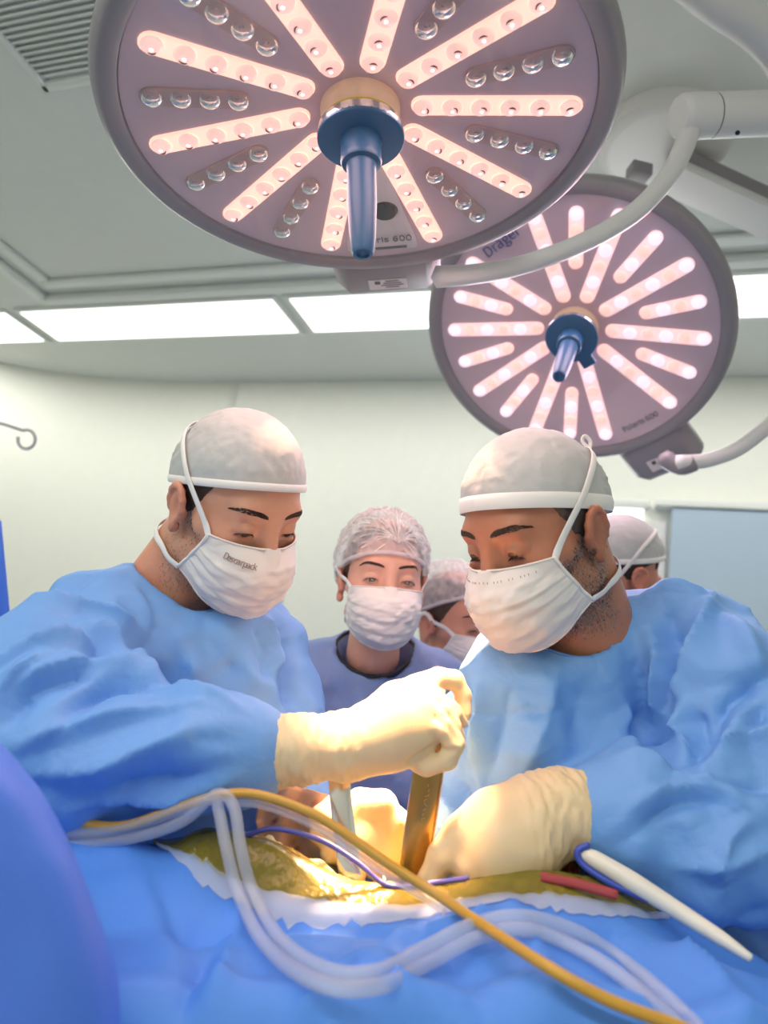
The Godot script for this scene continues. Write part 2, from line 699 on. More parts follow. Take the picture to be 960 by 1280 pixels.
# ---------------------------------------------------------------- the room
const X0 := -3.8
const X1 := 1.9
const ZB := -2.94
const ZF := 2.3
func build_room() -> void:
	structure(slab("floor", Vector3(X0 - 0.2, -0.1, ZB - 0.2), Vector3(X1 + 0.2, 0, ZF + 0.2), M.floor_vinyl), "grey vinyl floor of the operating room", "floor")
	structure(slab("ceiling", Vector3(X0 - 0.2, CEIL, ZB - 0.2), Vector3(X1 + 0.2, CEIL + 0.12, ZF + 0.2), M.ceiling_paint), "pale grey ceiling of the operating room", "ceiling")
	structure(slab("wall_right", Vector3(X1, 0, ZB - 0.15), Vector3(X1 + 0.15, CEIL, ZF + 0.15), M.wall_paint), "plain white side wall without a door", "wall")
	structure(slab("wall_front", Vector3(X0 - 0.15, 0, ZF), Vector3(X1, CEIL, ZF + 0.15), M.wall_paint), "plain white wall behind the photographer", "wall")
	structure(slab("wall_back", Vector3(-1.9, 0, ZB - 0.15), Vector3(X1, CEIL, ZB), M.wall_paint), "cream white wall behind the masked staff", "wall")
	# the wall bends softly into the side wall
	var pts := [Vector3(-1.9, 0, ZB), Vector3(-2.2, 0, ZB + 0.005), Vector3(-2.5, 0, -2.905), Vector3(-2.78, 0, -2.845), Vector3(-3.12, 0, -2.7), Vector3(-3.42, 0, -2.46), Vector3(-3.64, 0, -2.1), Vector3(-3.76, 0, -1.6), Vector3(X0, 0, -0.8), Vector3(X0, 0, ZF)]
	var path := spline(pts, 5)
	var G := [[], []]
	for p in path:
		G[1].append(p + Vector3(0, CEIL, 0))
		G[0].append(p)
	structure(commit("wall_left", sheet(G, 0.12), M.wall_paint, self), "white wall curving round from the back wall", "wall")
	# baseboards
	structure(slab("baseboard_back", Vector3(-2.2, 0, ZB), Vector3(X1, 0.1, ZB + 0.012), M.trim_paint), "white skirting along the back wall", "baseboard")
	# shallow double moulding round the clean-air field in the ceiling
	var fx0 := -2.24
	var fx1 := 1.15
	var fz0 := -2.03
	var fz1 := 0.55
	var n := 1
	for s in 2:
		var w := 0.05
		var o := s * 0.1
		var h := 0.016 + 0.012 * s
		for q in [[Vector3(fx0 - o - w, CEIL - h, fz0 - o - w), Vector3(fx1 + o + w, CEIL, fz0 - o)], [Vector3(fx0 - o - w, CEIL - h, fz1 + o), Vector3(fx1 + o + w, CEIL, fz1 + o + w)], [Vector3(fx0 - o - w, CEIL - h, fz0 - o), Vector3(fx0 - o, CEIL, fz1 + o)], [Vector3(fx1 + o, CEIL - h, fz0 - o), Vector3(fx1 + o + w, CEIL, fz1 + o)]]:
			structure(slab("trim_%d" % n, q[0], q[1], M.trim_paint, self, 0.006), "pale moulding strip of the frame in the ceiling", "trim")
			n += 1
	# sealed sliding door and pass-through window in the back wall
	var d := thing("door_1", "pale blue-grey sliding door in the back wall beside the control strip", "door", Vector3(0.62, 0, ZB))
	d.set_meta("kind", "structure")
	slab("door_leaf", Vector3(0.06, 0.02, ZB + 0.005), Vector3(1.3, 2.2, ZB + 0.05), M.door_glass, d, 0.006)
	slab("door_rail", Vector3(0.0, 2.2, ZB), Vector3(1.36, 2.23, ZB + 0.06), M.trim_paint, d, 0.004)
	slab("handle", Vector3(0.12, 0.95, ZB + 0.05), Vector3(0.15, 1.35, ZB + 0.075), M.polished_steel, d, 0.006)
	var w1 := thing("window_1", "bright lit pass-through window in the back wall", "window", Vector3(-0.3, 1.0, ZB))
	w1.set_meta("kind", "structure")
	slab("window_pane", Vector3(-0.62, 1.35, ZB + 0.004), Vector3(-0.04, 2.2, ZB + 0.012), M.window_glow, w1, 0.001)
	slab("window_frame", Vector3(-0.66, 2.2, ZB), Vector3(-0.02, 2.23, ZB + 0.03), M.trim_paint, w1, 0.004)
	slab("window_frame", Vector3(-0.66, 1.31, ZB), Vector3(-0.02, 1.35, ZB + 0.03), M.trim_paint, w1, 0.004)
	slab("window_frame", Vector3(-0.66, 1.35, ZB), Vector3(-0.62, 2.2, ZB + 0.03), M.trim_paint, w1, 0.004)
	var lp := window_light(Vector3(-0.33, 1.77, ZB + 0.03), Vector2(0.5, 0.8))
	w1.add_child(lp)
	lp.position = Vector3(-0.33, 1.77, ZB + 0.03) - w1.position
	var cs := thing("control_strip", "narrow white wall panel with two small red sockets beside the sliding door", "panel", Vector3(0.0, 1.3, ZB))
	slab("back_plate", Vector3(-0.035, 1.3, ZB), Vector3(0.045, 2.15, ZB + 0.02), M.white_enamel, cs, 0.004)
	for k in 2:
		commit("socket", lathe([[0.0, 0.008], [0.012, 0.008], [0.015, 0.0]], 16, Transform3D(Basis(), Vector3(-0.014 + k * 0.036, 1.93, ZB + 0.02))), M.socket_red, cs)
		slab("switch", Vector3(-0.024 + k * 0.036, 2.0, ZB + 0.02), Vector3(-0.004 + k * 0.036, 2.1, ZB + 0.026), M.label_paper, cs, 0.002)

func window_light(_at: Vector3, size: Vector2) -> AreaLight3D:
	var a := AreaLight3D.new()
	a.name = "window_daylight"
	a.area_size = size
	a.light_energy = 0.25
	a.shadow_enabled = true
	a.rotation = Vector3(0, PI, 0)
	return a

func build_ceiling_lights() -> void:
	var lx := [-3.86, -2.58, -1.31, -0.04]
	var where := ["over the curved wall", "above the masked staff", "behind the large surgical lamp", "above the sliding door"]
	for r in 2:
		var z: float = [-2.36, 0.95][r]
		for k in 4:
			if r == 0 and k == 0:
				pass
			var x0: float = maxf(lx[k], X0 + 0.05)
			var x1: float = lx[k] + 1.2
			var t := thing("ceiling_light", ("long white ceiling light panel " + where[k]) if r == 0 else "long white ceiling light panel near the front wall, " + ["first", "second", "third", "fourth"][k] + " from the curved wall", "ceiling light", Vector3((x0 + x1) / 2, CEIL, z), "ceiling light panels")
			if r == 0:
				t.set_meta("group", "ceiling light panels along the back wall")
			var hz := 0.122
			slab("diffuser", Vector3(x0, CEIL - 0.008, z - hz), Vector3(x1, CEIL - 0.002, z + hz), M.panel_glow, t, 0.001)
			for q in [[Vector3(x0 - 0.02, CEIL - 0.012, z - hz - 0.02), Vector3(x1 + 0.02, CEIL, z - hz)], [Vector3(x0 - 0.02, CEIL - 0.012, z + hz), Vector3(x1 + 0.02, CEIL, z + hz + 0.02)], [Vector3(x0 - 0.02, CEIL - 0.012, z - hz), Vector3(x0, CEIL, z + hz)], [Vector3(x1, CEIL - 0.012, z - hz), Vector3(x1 + 0.02, CEIL, z + hz)]]:
				slab("frame", q[0], q[1], M.trim_paint, t, 0.002)
			var a := AreaLight3D.new()
			a.name = "panel_light"
			a.area_size = Vector2(x1 - x0, hz * 2)
			a.light_color = Color(1.0, 0.985, 0.95)
			a.light_energy = PANEL_E[r]
			a.shadow_enabled = true
			a.area_range = 8.0
			t.add_child(a)
			a.position = Vector3(0, -0.014, 0)
			a.rotation = Vector3(-PI / 2, 0, 0)
	# slotted air outlet
	var v := thing("ceiling_vent", "large slotted air outlet in the ceiling beside the nearer lamp", "air vent", Vector3(-1.2, CEIL, -0.9))
	var vx0 := -1.535
	var vx1 := -0.75
	var vz0 := -1.22
	var vz1 := -0.42
	slab("back_plate", Vector3(vx0, CEIL - 0.004, vz0), Vector3(vx1, CEIL, vz1), M.trim_paint, v, 0.001)
	for q in [[Vector3(vx0, CEIL - 0.022, vz0), Vector3(vx1, CEIL, vz0 + 0.025)], [Vector3(vx0, CEIL - 0.022, vz1 - 0.025), Vector3(vx1, CEIL, vz1)], [Vector3(vx0, CEIL - 0.022, vz0), Vector3(vx0 + 0.02, CEIL, vz1)], [Vector3(vx1 - 0.02, CEIL - 0.022, vz0), Vector3(vx1, CEIL, vz1)]]:
		slab("frame", q[0], q[1], M.trim_paint, v, 0.004)
	var z2 := vz0 + 0.04
	while z2 < vz1 - 0.03:
		commit("slat", box(Vector3((vx1 - vx0) / 2 - 0.02, 0.001, 0.0085), 0.0006, Transform3D(Basis(Vector3.RIGHT, 0.5), Vector3((vx0 + vx1) / 2, CEIL - 0.012, z2))), M.trim_paint, v)
		z2 += 0.0165

# ---------------------------------------------------------------- surgical lamps
func stadium(r0: float, r1_: float, hw: float, dz: float, zf: Callable, t: Transform3D, an: float) -> Array:
	var out := []
	var ring := []
	for k in 9:
		var q := PI / 2 + PI * k / 8
		ring.append(Vector2(r0 + cos(q) * hw, sin(q) * hw))
	for k in 9:
		var q := -PI / 2 + PI * k / 8
		ring.append(Vector2(r1_ + cos(q) * hw, sin(q) * hw))
	var V := PackedVector3Array()
	var I := PackedInt32Array()
	var n := ring.size()
	var rot := Basis(Vector3(0, 0, 1), an)
	for lay in 3:
		for p in ring:
			var c := Vector2(clampf(p.x, r0, r1_), 0)
			var pp: Vector2 = p if lay < 2 else c + (p - c) * 0.9
			V.append(t * (rot * Vector3(pp.x, pp.y, zf.call(pp.x) + [-0.004, dz * 0.7, dz][lay])))
	for lay in 2:
		for i in n:
			var a := lay * n + i
			var b := lay * n + (i + 1) % n
			I.append_array([a, a + n, b, b, a + n, b + n])
	var c0 := V.size()
	V.append(t * (rot * Vector3((r0 + r1_) / 2, 0, zf.call((r0 + r1_) / 2) + dz)))
	for i in n:
		I.append_array([c0, 2 * n + (i + 1) % n, 2 * n + i])
	out = crisp([V, I], 0.6)
	return out

func dome_mesh(r: float, h: float) -> ArrayMesh:
	var prof := []
	for k in 7:
		var q := PI / 2 * k / 6
		prof.append([sin(q) * r, cos(q) * h])
	var VI := lathe(prof, 14, Transform3D())
	var arr := []
	arr.resize(Mesh.ARRAY_MAX)
	arr[Mesh.ARRAY_VERTEX] = VI[0]
	arr[Mesh.ARRAY_NORMAL] = VI[2]
	arr[Mesh.ARRAY_INDEX] = VI[1]
	var m := ArrayMesh.new()
	m.add_surface_from_arrays(Mesh.PRIMITIVE_TRIANGLES, arr)
	return m

func text_node(s: String, size: float, t: Transform3D, m: Material, parent: Node) -> void:
	var tm := TextMesh.new()
	var f := SystemFont.new()
	f.font_names = PackedStringArray(["Droid Sans"])
	tm.font = f
	tm.text = s
	tm.font_size = 32
	tm.pixel_size = size / 32.0
	tm.depth = 0.0008
	var o := node("lettering", tm, m, parent)
	t.origin -= origin_of(parent)
	o.transform = t

var LED_ARC: ArrayMesh
func build_lamp(which: int) -> void:
	var nf: Vector3 = [Vector3(0.02293, -0.97035, -0.24063), Vector3(-0.32439, -0.62517, -0.70988)][which]
	var ph: float = [-0.1952 + PI, 3.2859][which]
	var C: Vector3 = [P(450.7, 155.8, 1.0), P(716.1, 417.2, 1.69)][which]
	var e1 := Vector3(nf.z, 0, -nf.x).normalized()
	var e2 := nf.cross(e1)
	var fl := func(v: Vector3) -> Vector3: return CB * Vector3(v.x, v.y, -v.z)
	var X: Vector3 = fl.call(e1)
	var Y: Vector3 = -fl.call(e2)
	var Z: Vector3 = fl.call(nf)
	var t := Transform3D(Basis(X, Y, Z), C)
	var lamp := thing("surgical_lamp", ["large round surgical lamp with pink-lit bars and its unlit short bars between", "round surgical lamp with all its bars lit, hanging behind the bearded surgeon"][which], "surgical lamp", C, "surgical lamps")
	var zf := func(r: float) -> float: return -0.0215 * (0.268 - r) / 0.186
	var face: Material = M.lamp_face
	# housing, rim, face
	commit("housing", lathe([[0.0, -0.115], [0.06, -0.115], [0.16, -0.104], [0.25, -0.082], [0.31, -0.052], [0.329, -0.03], [0.331, -0.016]], 72, t), M.lamp_shell, lamp)
	commit("rim", lathe([[0.331, -0.018], [0.3325, -0.004], [0.329, 0.008], [0.32, 0.014], [0.308, 0.013], [0.3005, 0.008], [0.2985, -0.006]], 96, t), M.lamp_rim, lamp)
	var prof := []
	for k in 8:
		var r := 0.03 + 0.269 * k / 7
		prof.append([r, zf.call(r)])
	commit("face_plate", lathe(prof, 72, t), face, lamp)
	commit("cover_pane", lathe([[0.056, 0.0065], [0.18, 0.0065], [0.3, 0.0065]], 72, t), M.cover_pane, lamp)
	# bars of lenses
	var dome := dome_mesh(0.0138, 0.008)
	var core := dome_mesh(0.0032, 0.0026)
	if LED_ARC == null:
		var ap := []
		for k in 7:
			var q := -0.9 + 1.8 * k / 6.0
			ap.append(Vector3(cos(q) * 0.0062, sin(q) * 0.0062, 0.0))
		var VI := tube(ap, [0.0003, 0.0008, 0.0011, 0.0012, 0.0011, 0.0008, 0.0003], 5, 2)
		var arr := []
		arr.resize(Mesh.ARRAY_MAX)
		arr[Mesh.ARRAY_VERTEX] = VI[0]
		arr[Mesh.ARRAY_NORMAL] = normals_of(VI[0], VI[1])
		arr[Mesh.ARRAY_INDEX] = VI[1]
		LED_ARC = ArrayMesh.new()
		LED_ARC.add_surface_from_arrays(Mesh.PRIMITIVE_TRIANGLES, arr)
	for i in 10:
		var an := -(ph + i * TAU / 10)
		var bar := commit("led_bar", stadium(0.0824, 0.268, 0.0158, 0.004, zf, t, an), [M.led_on, M.led_on_cool][which], lamp)
		for k in 6:
			var r := 0.0824 + 0.186 * k / 5
			lens(dome, core, r, an, zf, t, bar, true, which, k)
	for i in 10:
		if i == [2, 1][which] or i == [7, 6][which]:
			continue
		var an2 := -(ph + (i + 0.5) * TAU / 10)
		var on := which == 1
		var bar2 := commit("led_bar", stadium(0.157, 0.262, 0.0148, 0.0035, zf, t, an2), M.led_on_cool if on else M.led_off, lamp)
		if not on:
			bar2.set_meta("label", "unlit bar of clear lenses")
		for k in 4:
			lens(dome, core, 0.157 + 0.105 * k / 3, an2, zf, t, bar2, on, which, k)
	# centre: hub and sterile handle
	commit("hub", lathe([[0.0515, -0.06], [0.0525, -0.02], [0.05, 0.0], [0.0475, 0.004]], 48, t), M.hub_cream, lamp)
	if which == 0:
		commit("yellow_ring", lathe([[0.047, 0.003], [0.0525, 0.004], [0.0535, 0.007], [0.0525, 0.0095]], 48, t), M.hub_yellow, lamp)
	commit("steel_ring", lathe([[0.052, 0.009], [0.0555, 0.0095], [0.0565, 0.016], [0.0565, 0.021]], 48, t), M.hub_steel, lamp)
	var hb: Material = M.handle_blue
	var hnd := commit("handle", lathe([[0.0565, 0.02], [0.0565, 0.024], [0.0545, 0.026], [0.028, 0.027], [0.0265, 0.031], [0.0262, 0.052], [0.0268, 0.056], [0.0252, 0.06], [0.0195, 0.062], [0.0188, 0.07], [0.0188, 0.12], [0.0165, 0.165], [0.0142, 0.186], [0.0125, 0.19], [0.0085, 0.1905], [0.0075, 0.187], [0.0, 0.186]], 40, t), hb, lamp)
	if which == 1:
		var tabp := on_plane(735, 452, C + Z * 0.02, Z)
		var dirn := (tabp - (C + Z * 0.02)).normalized()
		commit("handle_tab", box(Vector3(0.016, 0.016, 0.003), 0.002, Transform3D(Basis(dirn.cross(Z).normalized(), dirn, Z).orthonormalized(), C + Z * 0.022 + dirn * 0.062)), hb, hnd)
	if which == 0:
		# name plate sector with the camera window
		var an3 := -(ph + 2.5 * TAU / 10)
		var rot := Basis(Vector3(0, 0, 1), an3)
		var G := []
		for r in [0.075, 0.12, 0.17, 0.22, 0.26, 0.276, 0.281]:
			var row := []
			for k in 9:
				var s := (k - 4) / 4.0
				var hwid: float = lerpf(0.012, 0.062, (r - 0.075) / 0.206) - (0.01 if r > 0.28 else (0.003 if r > 0.275 else 0.0))
				row.append(t * (rot * Vector3(r, s * hwid, zf.call(r) + 0.0025)))
			G.append(row)
		var plate := commit("name_plate", sheet(G, 0.002), M.label_paper, lamp)
		plate.set_meta("label", "pale plate with lettering below the hub")
		var pc := on_plane(481, 263, C + Z * -0.008, Z)
		commit("camera_window", lathe([[0.0, 0.006], [0.017, 0.006], [0.0205, 0.002], [0.021, -0.006]], 32, Transform3D(t.basis, pc)), M.black_glass, lamp)
		var rd := (t.basis * (rot * Vector3(1, 0, 0))).normalized()
		var bx := Z.cross(rd).normalized()
		if bx.dot(CB.x) < 0:
			bx = -bx
		var tb := Basis(bx, Z.cross(bx), Z)
		var tp := on_plane(478, 300, C + Z * 0.004, Z)
		text_node("Polaris 600", 0.019, Transform3D(tb, tp), M.print_grey, lamp)
		commit("print_bar", box(Vector3(0.026, 0.003, 0.0006), 0.0003, Transform3D(tb, on_plane(489, 309.5, C + Z * 0.004, Z))), M.print_grey, lamp)
	else:
		for q in [["Dräger", 627.0, 302.0, 0.03, M.print_blue], ["Polaris 600", 800.0, 527.0, 0.018, M.print_grey]]:
			var pp := on_plane(q[1], q[2], C, Z)
			var rd2 := (pp - C).normalized()
			var xx := Z.cross(rd2).normalized()
			if xx.dot(CB.x) < 0:
				xx = -xx
			if q[0] == "Dräger":
				xx = xx.rotated(Z, 0.0)
			text_node(q[0], q[3], Transform3D(Basis(xx, Z.cross(xx), Z), pp + Z * 0.002), q[4], lamp)
	# bracket at the rim and the bowed yoke
	var lug_px: Vector2 = [Vector2(487, 348), Vector2(822, 556)][which]
	var lc := on_plane(lug_px.x, lug_px.y, C - Z * 0.03, Z)
	var ld := (lc - C + Z * 0.03).normalized()
	var lb := Basis(ld.cross(Z).normalized(), ld, Z).orthonormalized()
	var lw: float = [0.095, 0.088][which]
	var lug := commit("bracket", box(Vector3(lw, 0.07, 0.036), 0.026, Transform3D(lb, C + ld * 0.365 - Z * 0.03)), M.lamp_rim, lamp)
	var stick := commit("rating_label", box(Vector3(0.034, 0.016, 0.0006), 0.0003, Transform3D(lb, C + ld * 0.385 + Z * 0.0065)), M.label_paper, lug)
	for k in 4:
		commit("print_line", box(Vector3(0.012 + 0.004 * (k % 3), 0.0014, 0.0003), 0.0001, Transform3D(lb, C + ld * (0.374 + k * 0.0065) + Z * 0.0072 - lb.x * 0.008)), M.print_grey, stick)
	commit("print_mark", box(Vector3(0.005, 0.005, 0.0003), 0.0002, Transform3D(lb, C + ld * 0.378 + Z * 0.0072 + lb.x * 0.018)), M.print_grey, stick)
	if which == 0:
		commit("yoke", tube([P(545, 346, 1.335), P(590, 343, 1.33), P(650, 332, 1.33), P(725, 305, 1.335), P(790, 268, 1.35), P(832, 225, 1.37), P(853, 188, 1.39), P(866, 150, 1.4)], [0.019, 0.0175, 0.0165, 0.0165, 0.017, 0.018, 0.0185, 0.0185], 14, 6), M.white_enamel, lamp)
		var j0 := P(848, 146, 1.4)
		var jd := (P(960, 142, 1.43) - j0).normalized()
		var jt := frame_at(j0, jd)
		var jn := commit("arm_joint", lathe([[0.0, -0.002], [0.034, -0.001], [0.0385, 0.006], [0.0395, 0.012], [0.0395, 0.064], [0.0385, 0.066]], 36, jt), M.white_enamel, lamp)
		commit("seam_ring", lathe([[0.036, 0.065], [0.0382, 0.0655], [0.0382, 0.0685], [0.036, 0.069]], 36, jt), M.dark_plastic, jn)
		commit("screw", lathe([[0.0, 0.0008], [0.004, 0.0008], [0.0045, 0.0]], 12, frame_at(P(922, 166, 1.385), P(922, 166, 1.385) - P(918, 148, 1.43))), M.dark_plastic, jn)
		commit("arm_tube", lathe([[0.0385, 0.068], [0.0395, 0.071], [0.0395, 0.33], [0.036, 0.34], [0.0, 0.34]], 36, jt), M.white_enamel, lamp)
		commit("spring_arm", tube([P(770, -110, 1.22), P(880, -10, 1.28), P(945, 36, 1.34), P(980, 80, 1.39), P(994, 142, 1.44)], [0.034, 0.034, 0.034, 0.032, 0.03], 16, 6), M.white_enamel, lamp)
		commit("ceiling_post", tube([P(770, -110, 1.22) - Vector3(0, 0.03, 0), P(770, -110, 1.22) + Vector3(0, 0.05, 0), Vector3(P(770, -110, 1.22).x, CEIL, P(770, -110, 1.22).z)], 0.04, 18, 3), M.white_enamel, lamp)
	else:
		commit("yoke", tube([P(846, 578, 1.72), P(885, 575, 1.72), P(930, 556, 1.71), P(985, 505, 1.7), P(1040, 420, 1.72), P(1070, 320, 1.78), P(1040, 235, 1.85), P(960, 203, 1.92), P(900, 208, 1.97), P(850, 232, 2.03), P(800, 262, 2.08)], 0.017, 14, 6), M.white_enamel, lamp)
		commit("bracket_pin", tube([P(828, 572, 1.74), P(850, 583, 1.73), P(868, 578, 1.72)], 0.02, 14, 4), M.lamp_rim, lamp)
		# round canopy on the ceiling and its boom
		var cc := at_height(828, 186, CEIL - 0.035)
		commit("canopy", lathe([[0.0, -0.012], [0.12, -0.012], [0.146, -0.006], [0.155, 0.006], [0.155, 0.035]], 48, Transform3D(Basis(Vector3.RIGHT, -PI / 2), cc)), M.white_enamel, lamp)
		commit("sensor_block", box(Vector3(0.024, 0.016, 0.02), 0.004, Transform3D(Basis(Vector3.UP, 0.5), P(799, 215, 1.72))), M.lamp_rim, lamp)
		var b0 := cc + Vector3(0.02, -0.05, 0.0)
		var b1 := P(1080, 318, 1.95)
		var bf := frame_at((b0 + b1) / 2, b1 - b0)
		commit("boom", box(Vector3(0.045, 0.03, (b1 - b0).length() / 2), 0.01, bf), M.lamp_rim, lamp)  # grey colour stands in for the shadow on the underside of the boom
		commit("boom_cover", box(Vector3(0.052, 0.012, (b1 - b0).length() / 2), 0.006, Transform3D(bf.basis, bf.origin - bf.basis.y * 0.03)), M.white_enamel, lamp)
	# stray light of the face, a soft source in front of each quarter
	for k in 4:
		var soft := AreaLight3D.new()
		soft.name = "face_glow"
		soft.area_size = Vector2(0.2, 0.2)
		soft.light_color = [Color(1.0, 0.80, 0.78), Color(0.98, 0.84, 0.90)][which]
		soft.light_energy = FACE_E[which] / 4.0
		soft.area_range = 6.0
		soft.shadow_enabled = true
		lamp.add_child(soft, true)
		soft.position = Z * 0.016 + (X * cos(PI / 4 + k * PI / 2) + Y * sin(PI / 4 + k * PI / 2)) * 0.19
		soft.basis = Basis(X, -Y, -Z)
	# the light of the bars: one beam from each long bar, crossing in the wound
	for i in 10:
		var an4 := -(ph + i * TAU / 10)
		var s := SpotLight3D.new()
		s.name = "beam"
		var o := t * (Basis(Vector3(0, 0, 1), an4) * Vector3(0.175, 0, 0.03))
		s.light_color = [Color(1.0, 0.76, 0.58), Color(1.0, 0.79, 0.62)][which]
		s.light_energy = BEAM_E[which]
		s.light_size = 0.04
		s.spot_range = 6.0
		s.spot_angle = [6.0, 4.0][which]
		s.spot_angle_attenuation = 0.65
		s.shadow_enabled = true
		lamp.add_child(s, true)
		s.position = o - C
		s.basis = Basis.looking_at(P(500, 1046, 0.85) - o, Vector3(0, 0.1, 1))

func lens(dome: Mesh, core: Mesh, r: float, an: float, zf: Callable, t: Transform3D, bar: Node, on: bool, which: int, k: int) -> void:
	var lt := t * Transform3D(Basis(Vector3(0, 0, 1), an), Basis(Vector3(0, 0, 1), an) * Vector3(r, 0, zf.call(r) + (0.0036 if on else 0.0032)))
	lt.origin -= origin_of(bar)
	var o := node("lens", dome, (M.lens_on_cool if (k + which) % 2 == 0 and which == 1 else M.lens_on) if on else M.lens_glass, bar)
	o.transform = lt
	if on and which == 0:
		var c := node("diode", core, M.led_core, bar)
		c.transform = lt * Transform3D(Basis(), Vector3(0.0, 0.0, 0.0062))
		var c2 := node("diode_holder", LED_ARC, M.led_holder, bar)
		c2.transform = lt * Transform3D(Basis(Vector3(0, 0, 1), 0.4 * k), Vector3(0.0, 0.0, 0.0072))
	elif not on:
		var c3 := node("diode_holder", core, M.lens_off, bar)
		c3.transform = lt * Transform3D(Basis().scaled(Vector3(1.6, 1.6, 0.5)), Vector3(0.002, 0, 0.0004))

# ---------------------------------------------------------------- people
# head in its own axes: x to the person's left, y up, z out of the face; metres
func head_field(neck: Vector3, ears := true, nr := 0.054) -> Field:
	var f := Field.new()
	f.ell(Vector3(0, 0.032, -0.006), Vector3(0.076, 0.088, 0.09), 0.02)
	f.ell(Vector3(0, -0.012, 0.028), Vector3(0.063, 0.088, 0.062), 0.02)
	f.ell(Vector3(0, -0.076, 0.03), Vector3(0.054, 0.046, 0.052), 0.025)
	f.cap(Vector3(0, -0.104, 0.066), Vector3(0, -0.104, 0.068), 0.02, 0.02, 0.025)
	for s: float in [-1.0, 1.0]:
		f.cap(Vector3(s * 0.042, -0.028, 0.058), Vector3(s * 0.056, -0.022, 0.03), 0.02, 0.016, 0.02)
		f.cap(Vector3(s * 0.056, -0.07, 0.0), Vector3(s * 0.03, -0.1, 0.05), 0.014, 0.016, 0.025)
	f.cap(Vector3(-0.036, 0.021, 0.074), Vector3(0.036, 0.021, 0.074), 0.012, 0.012, 0.018)
	for s: float in [-1.0, 1.0]:
		f.ellcut(Vector3(s * 0.033, 0.0, 0.103), Vector3(0.021, 0.014, 0.018), 0.014)
		f.ell(Vector3(s * 0.032, -0.001, 0.073), Vector3(0.0178, 0.0125, 0.0122), 0.005)
	f.cap(Vector3(0, 0.01, 0.085), Vector3(0, -0.04, 0.104), 0.008, 0.0125, 0.012)
	for s: float in [-1.0, 1.0]:
		f.cap(Vector3(s * 0.012, -0.046, 0.094), Vector3(s * 0.013, -0.046, 0.09), 0.009, 0.009, 0.008)
	f.cap(Vector3(-0.018, -0.073, 0.083), Vector3(0.018, -0.073, 0.083), 0.006, 0.006, 0.006)
	f.cap(Vector3(-0.015, -0.083, 0.082), Vector3(0.015, -0.083, 0.082), 0.006, 0.006, 0.005)
	f.cap(Vector3(0, -0.04, -0.03), neck, nr, nr + 0.008, 0.03)
	if ears:
		for s: float in [-1.0, 1.0]:
			var b := Basis(Vector3(0, 1, 0), s * 0.4) * Basis(Vector3(1, 0, 0), -0.15)
			f.ell(Vector3(s * 0.079, -0.017, -0.014), Vector3(0.007, 0.031, 0.018), 0.006, b)
			f.ellcut(Vector3(s * 0.088, -0.017, -0.008), Vector3(0.008, 0.017, 0.0095), 0.005, b)
			var rim := []
			for k in 9:
				var an := -0.6 + 4.2 * k / 8.0
				rim.append(Vector3(s * (0.082 + 0.004 * sin(an)), -0.013 + 0.027 * sin(an), -0.012 + 0.0175 * cos(an)))
			f.chain(rim, [0.0036, 0.004, 0.0042, 0.0042, 0.0042, 0.0042, 0.0042, 0.0042, 0.0038], 0.004)
			f.cap(Vector3(s * 0.079, -0.043, -0.006), Vector3(s * 0.08, -0.046, -0.007), 0.0065, 0.006, 0.006)
			f.cap(Vector3(s * 0.077, -0.018, 0.004), Vector3(s * 0.077, -0.026, 0.004), 0.0042, 0.004, 0.004)
	return f

func mask_point(u: float, v: float, hgt: float) -> Vector3:
	# u -1..1 across the face, v 0..1 from nose bridge to under the chin
	var a := absf(u)
	var ctr_y := [-0.019, -0.042, -0.068, -0.096, -0.122, -0.136]
	var ctr_z := [0.102, 0.122, 0.126, 0.12, 0.106, 0.074]
	var sid_y := [-0.021, -0.035, -0.049, -0.063, -0.077, -0.09]
	var wid := [0.066, 0.068, 0.069, 0.069, 0.067, 0.062]
	var bk := [0.056, 0.05, 0.043, 0.034, 0.024, 0.012]
	var f := v * 5.0
	var j := mini(int(f), 4)
	var t := f - j
	var cy := lerpf(ctr_y[j], ctr_y[j + 1], t)
	var cz := lerpf(ctr_z[j], ctr_z[j + 1], t)
	var sy := lerpf(sid_y[j], sid_y[j + 1], t)
	var w := lerpf(wid[j], wid[j + 1], t)
	var z0 := lerpf(bk[j], bk[j + 1], t)
	var q := u * 1.5
	var x := w * sin(q) / sin(1.5) * (1.0 - 0.0 * a)
	var c := (cos(q) - cos(1.5)) / (1.0 - cos(1.5))
	# narrow ridge of the nose near the top edge
	var tent := pow(clampf(c, 0.0, 1.0), lerpf(1.25, 0.85, minf(1.0, v * 2.2)))
	var y := lerpf(cy, sy, pow(a, 1.7))
	return Vector3(x, y * hgt, z0 + (cz - z0) * tent)

